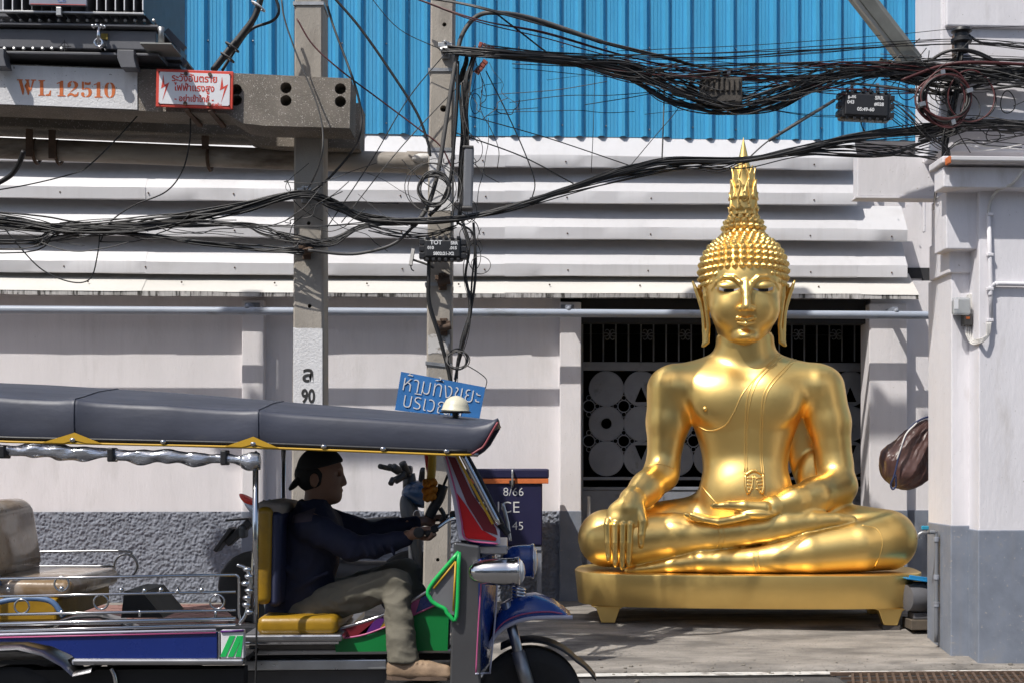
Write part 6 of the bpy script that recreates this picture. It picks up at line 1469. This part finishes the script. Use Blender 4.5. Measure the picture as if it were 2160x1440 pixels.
bl('front_cowl', [ring4(846, 1030, 1050, .10), ring4(862, 1008, 1066, .15), ring4(892, 1004, 1080, .16), ring4(920, 1020, 1070, .10)], m_mblue)
bl('lower_body', [ring4(600, 1150, 1215, .11), ring4(680, 1165, 1250, .13), ring4(780, 1180, 1250, .14), ring4(850, 1170, 1245, .12)], m_black)
for pts, r_, nm, mt in (([mp(560, 1055, -.12), mp(600, 1066, -.13), mp(640, 1086, -.13)], .012, 'grab_rail', m_black), ([mp(560, 1055, .12), mp(600, 1066, .13), mp(640, 1086, .13)], .012, 'grab_rail', m_black),
                    ([mp(818, 984, -.33), mp(842, 990, -.22), mp(864, 1000, -.08), mp(864, 1000, .08), mp(842, 990, .22), mp(818, 984, .33)], .013, 'handlebar', m_black),
                    ([mp(812, 982, -.40), mp(830, 987, -.28)], .02, 'grip', m_rubber), ([mp(812, 982, .40), mp(830, 987, .28)], .02, 'grip', m_rubber),
                    ([mp(835, 984, -.26), mp(846, 992, -.22)], .034, 'switch_pod', m_black), ([mp(838, 1012, -.2), mp(858, 1000, -.16)], .03, 'switch_pod', m_black), ([mp(852, 975, -.15), mp(862, 998, -.1)], .03, 'master_cylinder', m_black),
                    ([mp(836, 1008, -.28), mp(832, 1018, -.32)], .022, 'indicator', m_black), ([mp(898, 990, -.3), mp(892, 1010, -.15)], .026, 'mirror', m_black),
                    ([mp(866, 1090, -.09), mp(870, 1190, -.09), mp(872, 1225, -.09)], .022, 'fork', m_steel), ([mp(866, 1090, .09), mp(870, 1190, .09), mp(872, 1225, .09)], .022, 'fork', m_steel),
                    ([mp(545, 1120, -.1), mp(540, 1220, -.12)], .022, 'shock_absorber', m_chrome), ([mp(538, 1225, -.13), mp(620, 1230, -.14), mp(700, 1215, -.14)], .03, 'exhaust', m_steel)):
    MB().tube(crom(pts, 5), r_, 10).build(nm, mt, mc, smooth=True)
# rear mudguard and number plate holder
mb = MB(); mb.beam(mp(530, 1098), mp(480, 1145), .06, .14, (0, 1, 0)); mb.build('rear_mudguard', m_black, mc, bevel=.01)
mb = MB(); mb.beam(mp(492, 1112), mp(458, 1160), .03, .20, (0, 1, 0)); mb.build('plate_holder', m_black, mc, bevel=.006)
mb = MB(); mb.beam(mp(480, 1096), mp(530, 1092), .015, .18, (0, 1, 0)); mb.build('lamp_hood', m_black, mc, bevel=.004)
MB().box(mp(515, 1120, -.02), (.05, .16, .10)).build('splash_guard', m_mgrey, mc, bevel=.02)
text('decal', 'Z a', 15*KM, M('decal_blue', (.05, .09, .5), .4), mc, mp(575, 1074, -.115), (math.cos(.4), 0, -math.sin(.4)))
k = KM; MB().tube([mp(862, 998), mp(864, 1016), mp(868, 1040)], [.05, .055, .07], 12).build('steering_neck', m_black, mc, smooth=True); MB().box(mp(858, 990), (.09, .16, .07)).build('instrument_pod', m_black, mc, bevel=.02)
MB().torus(mp(885, 1082, -.213), 9*k, 1*k, (0, 1, 0), 18, 5).build('badge', m_steel, mc)
MB().tube([mp(560, 1240, -.12), mp(575, 1290, -.22), mp(580, 1302, -.24)], .012, 8).build('side_stand', m_steel, mc)

# ================================================================== NAVY BOX ON A STAND
YB = -.78
m_box = M('box_navy', (.014, .013, .055), .5, var=.12, vscale=5, bump=.05)
bx_ = thing('storage_box', 'navy storage box with orange strip and white lettering beside the right pillar', 'box', (P(1075, 1200, YB).x, YB, 0))
def bb(px0, px1, py0, py1, y0, y1, name, mat, bevel=.012, par=bx_):
    a, b = P(px0, py0, y0), P(px1, py1, y0); return MB().box2((a.x, y0, a.z), (b.x, y1, b.z)).build(name, mat, par, bevel=bevel)
bd = bb(987, 1144, 1016, 1150, YB-.02, YB+.5, 'case', m_box)
bb(981, 1158, 988, 1008, YB-.04, YB+.52, 'lid', m_box); bb(984, 1157, 1008.5, 1019, YB-.035, YB+.515, 'orange_strip', m_orange, .004)
MB().tube(crom([P(1081, 990, YB-.05), P(1081, 995, YB-.065), P(1081, 1020, YB-.065), P(1080, 1026, YB-.04)], 5), .01, 8).build('clasp', m_steel, bx_, smooth=True); bb(1074, 1086, 1012, 1022, YB-.055, YB-.036, 'clasp_plate', m_black, .003)
kb = PXM(1070, YB)
for s, px, py, sz_ in (('8/66', 1083, 1037, 25), ('POLICE', 1041, 1070, 34), ('1145', 1080, 1109, 25)): text('lettering', s, sz_*kb*1.0, m_pale, bd, P(px, py, YB-.0225), bold=-.0008)
for px in (992, 1138):
    for y in (YB+.02, YB+.44): MB().beam(P(px, 1152, YB)*1.0+Vector((0, y-YB, 0)), Vector((P(px, 1152, YB).x, y, 0)), .035, .035, (0, 1, 0)).build('stand_leg', m_gate, bx_)
bb(988, 1142, 1152, 1160, YB-.01, YB+.48, 'stand_shelf', m_gate, .003)
t = thing('junction_box', 'small grey junction box low on the wall under the storage box', 'junction box', P(1133, 1176, -.08)); a, b = P(1126, 1160, -.06), P(1144, 1184, -.06); MB().box2((a.x, -.09, a.z), (b.x, -.02, b.z)).build('housing', m_signw, t, bevel=.006)

# ================================================================== BROWN BAG
YBG = -2.0; KB = PXM(1915, YBG); BO = P(1915, 960, YBG)
m_bag = M('brown_tarpaulin', (.085, .042, .036), .42, var=.25, vscale=7, bump=.35, bscale=22, rvar=.12)
bag = thing('tarpaulin_bundle', 'brown tarpaulin bundle with blue strap hanging beside the right pier', 'bundle', BO)
rows = []; tie = Vector((46, 0, 78)); ax = Vector((-.50, 0, -.866)); u1 = Vector((.866, 0, -.50)); u2 = Vector((0, 1, 0)); NB = 120
ph = [random.uniform(0, 6.28) for _ in range(8)]
for i in range(46):
    t = i/45; L_ = 158*t; R_ = 62*(math.sin(min(1, t*1.12+.06)*math.pi*.5)**.8)*(1-max(0, (t-.68)/.32)**2.4)**.5 if t < 1 else 0.0; row = []
    for j in range(NB):
        a_ = 2*math.pi*j/NB
        fold = .5-abs(math.sin(3.5*a_+ph[0]+1.3*math.sin(t*3+ph[1])))*.55+.35*(.5-abs(math.sin(6.5*a_+ph[2]+2.2*t)))+.22*(.5-abs(math.sin(11*a_+ph[3]-3*t)))
        am = .20*math.exp(-((t-.25)/.5)**2)+.05
        q = (math.cos(a_)*2, math.sin(a_)*2, t*4); rr = R_*(1+am*fold+.16*noise.noise(q)-.10*abs(noise.noise(Vector(q)*2.2)))
        p = tie+ax*(L_*(1+.05*noise.noise((math.cos(a_), math.sin(a_), 3))))+u1*(rr*.86*math.cos(a_))+u2*(rr*.62*math.sin(a_))
        row.append(Vector((p.x*KB, -p.y*KB, p.z*KB-.02)))
    rows.append(row)
ob = MB().loft(rows, closed=True, caps=True).build('sheet', m_bag, bag, smooth=True, local=True); autosmooth(ob, 22)
m_strap = M('blue_strap', (.022, .032, .09), .7, var=.2)
def bp(px, py, dy): return P(px, py, YBG)+Vector((0, dy, 0))
MB().tube(crom([bp(1968, 878, -.06), bp(1940, 882, -.10), bp(1910, 900, -.14), bp(1892, 930, -.17), bp(1882, 962, -.17), bp(1874, 1000, -.16), bp(1868, 1020, -.14), bp(1872, 1030, -.14), bp(1879, 1022, -.14), bp(1876, 1000, -.16)], 6), .0075, 8).build('strap', m_strap, bag, smooth=True)
MB().tube(crom([bp(1922, 892, -.14), bp(1898, 915, -.165), bp(1886, 945, -.175), bp(1878, 968, -.17)], 6), .006, 6).build('strap_cord', m_cable_w, bag, smooth=True)
MB().tube([bp(1960, 930, -.05), P(2010, 928, -2.35)], .012, 8).build('hanging_rod', m_cable_w, bag)

# ================================================================== TAP AND PIPE
PX = P(2007, 900, -2.73).x
tp = thing('water_tap', 'tap with blue handle on a grey pipe up the right pier', 'tap', (PX-.05, -2.5, 0))
zt = P(1990, 1122, -2.5).z; xq = PX-.035
MB().tube(crom([Vector((xq, -2.5, -.06)), Vector((xq, -2.5, zt*.5)), Vector((xq, -2.5, zt-.03)), Vector((xq-.01, -2.5, zt)), Vector((xq-.05, -2.5, zt+.004))], 5), .0155, 10).build('pipe', M('grey_pipe', (.17, .18, .2), .5, var=.15), tp, smooth=True)
for z in (.42, .22, zt-.05): MB().lathe([(.017, -.018), (.022, -.016), (.022, .016), (.017, .018)], (xq, -2.5, z), 12).build('coupling', m_gate, tp, smooth='auto')
MB().tube([Vector((xq-.05, -2.5, zt)), Vector((xq-.11, -2.5, zt)), Vector((xq-.13, -2.5, zt-.012)), Vector((xq-.135, -2.5, zt-.045))], .0125, 10).build('spout', m_steel, tp, smooth=True)
MB().box((xq-.085, -2.5, zt+.035), (.055, .02, .03)).build('handle', M('tap_blue', (.03, .28, .42), .4), tp, bevel=.006); MB().cyl((xq-.085, -2.5, zt), (xq-.085, -2.5, zt+.03), .008, 8).build('stem', m_steel, tp)

# ================================================================== ELECTRIC METER AND CONDUIT
em = thing('electric_meter', 'glass covered electricity meter with looping white cables on the right pier', 'electric meter', P(2035, 700, -2.78))
def mb2(px0, px1, py0, py1, y0, y1, name, mat, bevel=.005, par=em):
    a, b = P(px0, py0, y0), P(px1, py1, y0); return MB().box2((a.x, y0, a.z), (b.x, y1, b.z)).build(name, mat, par, bevel=bevel)
mb2(2044, 2062, 620, 682, -2.79, -2.735, 'backboard', m_cable_w); mb2(2016, 2046, 632, 660, -2.83, -2.74, 'meter_body', m_cable_g)
glz = M('meter_glass', (.6, .62, .63), .12, 0, var=.1, alpha=.45); mb2(2011, 2048, 627, 664, -2.87, -2.832, 'glass_cover', glz, .012); mb2(2013, 2022, 632, 652, -2.873, -2.868, 'dial_plate', m_signw, .001)
mb2(2034, 2052, 662, 686, -2.82, -2.742, 'terminal_cover', m_cable_g); mb2(2038, 2046, 668, 673, -2.824, -2.819, 'seal', m_orange, .001)
for i, o in enumerate((0, 5, 10, 15)):
    MB().tube(crom([P(2038+o, 686, -2.78), P(2038+o*.9, 705+o*.4, -2.80), P(2050+o*.4, 725-o*.6, -2.83), P(2070, 722-o*.5, -2.97), P(2086-o*.3, 705, -2.97), P(2090-o*.5, 680, -2.97)], 6), .007, 6).build('cable', m_cable_w, em, smooth=True)
cd = thing('conduit', 'white cable conduit bending down the right building wall', 'conduit', P(2090, 500, -2.96))
MB().tube(crom([P(2200, 300, -3.12), P(2155, 365, -3.11), P(2135, 388, -3.08), P(2105, 402, -3.0), P(2090, 425, -2.955), P(2085, 455, -2.955)], 6), .011, 8).build('conduit', m_cable_w, cd, smooth=True)
MB().tube([P(2085, 452, -2.955), P(2088, 540, -2.955), P(2090, 600, -2.955), P(2091, 680, -2.955)], .016, 10).build('conduit', m_white2, cd, smooth=True)
MB().tube(crom([P(2089, 625, -2.957), P(2090, 607, -2.957), P(2098, 600, -2.957), P(2120, 599, -2.957), P(2300, 603, -2.957)], 5), .016, 10).build('conduit', m_white2, cd, smooth=True)
for py in (453, 538, 610, 676): c = P(2088, py, -2.957); MB().box(c, (.045, .035, .022)).build('clip', m_white2, cd, bevel=.004)

# ================================================================== PUMP AND TRAY BEHIND THE BASE
pm = thing('water_pump', 'dark grey electric pump on the ground behind the statue base', 'pump', P(1955, 1260, -1.95)); c = P(1958, 1258, -2.0)
MB().lathe([(.05, -.2), (.10, -.19), (.115, -.1), (.115, .12), (.09, .2), (.03, .21)], c, 20, (1, .25, 0)).build('motor', m_tform, pm, smooth='auto')
for i in range(8): MB().torus(c+Vector((-.1+i*.028, -.007+.0*i, 0)), .118, .006, (1, .25, 0), 20, 5).build('cooling_fin', m_tform, pm, smooth=True)
MB().lathe([(.03, 0), (.085, .02), (.09, .07), (.05, .1)], c+Vector((.12, -.05, -.02)), 18, (.2, -1, 0)).build('pump_head', m_steel, pm, smooth='auto')
MB().box(c+Vector((0, 0, -.14)), (.28, .16, .05)).build('foot', m_tform, pm, bevel=.01)
zg = c.z-.165; tag(MB().box((c.x, c.y, zg/2-.01), (.34, .24, zg+.02)).build('crate', M('crate_wood', (.10, .08, .06), .85, var=.3, vscale=8), None, bevel=.006), 'dark crate under the pump behind the statue base', 'crate')
tr = thing('blue_tray', 'small bright blue plastic tray resting on the pump', 'tray', P(1935, 1208, -2.0)); q = c+Vector((-.06, -.02, .135))
MB().box(q, (.30, .22, .012), Matrix.Rotation(R(8), 3, 'Y')).build('tray_bottom', M('tray_blue', (.02, .23, .5), .4), tr, bevel=.004); MB().box(q+Vector((.02, -.10, .012)), (.30, .014, .03), Matrix.Rotation(R(8), 3, 'Y')).build('tray_rim', M('tray_blue2', (.02, .23, .5), .4), tr, bevel=.004)
rg = thing('red_tool', 'dark tool with a red edge lying behind the blue tray', 'tool', q+Vector((.18, .0, .02))); MB().box(q+Vector((.17, -.02, .012)), (.22, .1, .03), Matrix.Rotation(R(4), 3, 'Y')).build('tool_body', m_black, rg, bevel=.006); MB().box(q+Vector((.19, -.072, .02)), (.12, .006, .012)).build('tool_edge', m_tail, rg)

# ================================================================== DRAIN GRATE
dg_ = thing('drain_grate', 'rusty steel drain grate with slanted bars at the foot of the right wall', 'drain grate', (P(1990, 1430, -3.35).x, -3.35, -.18))
gx0, gx1, gy0, gy1 = P(1770, 1430, -3.35).x, P(2420, 1430, -3.35).x, -3.72, -3.24
MB().box2((gx0, gy0, -.30), (gx1, gy1, -.178)).build('pit', m_dark, dg_)
for y in (gy0, gy1): MB().box(((gx0+gx1)/2, y, -.166), (gx1-gx0+.06, .035, .02)).build('frame_bar', m_rusty, dg_)
for i, x in enumerate(np.arange(gx0, gx1, .055)): MB().beam((x, gy0, -.166), (x+.12, gy1, -.166), .018, .02, (0, 0, 1)).build('grate_bar', m_rusty, dg_)
for y in (-3.4, -3.56): MB().box(((gx0+gx1)/2, y, -.170), (gx1-gx0, .012, .016)).build('cross_bar', m_rusty, dg_)

# ================================================================== ACROSS THE STREET (behind the camera, seen only as reflections)
for i, (x0, x1, h, colr) in enumerate(((-26, -9, 7.5, (.42, .38, .33)), (-8.8, 3, 6.2, (.5, .47, .42)), (3.2, 24, 8.5, (.36, .37, .38)))):
    t = thing('shophouse', ('ochre', 'pale', 'grey')[i]+' shophouse across the street behind the viewer', 'building', ((x0+x1)/2, -24, -.18), 'shophouses across the street')
    MB().box2((x0, -32, -.2), (x1, -24, h)).build('wall', M('shop_wall_%d' % i, colr, .8, var=.15, vscale=1), t)
    for s in range(int((x1-x0)/4)):
        MB().box2((x0+.6+s*4, -23.99, -.15), (x0+3.6+s*4, -23.9, 2.7)).build('shutter', m_inox if s % 2 else m_gate, t)
        MB().box2((x0+1+s*4, -23.99, 4), (x0+3.2+s*4, -23.92, 5.4)).build('window', m_gate, t)
    MB().box2((x0, -24, 3.0), (x1, -22.4, 3.15)).build('awning', m_white, t)
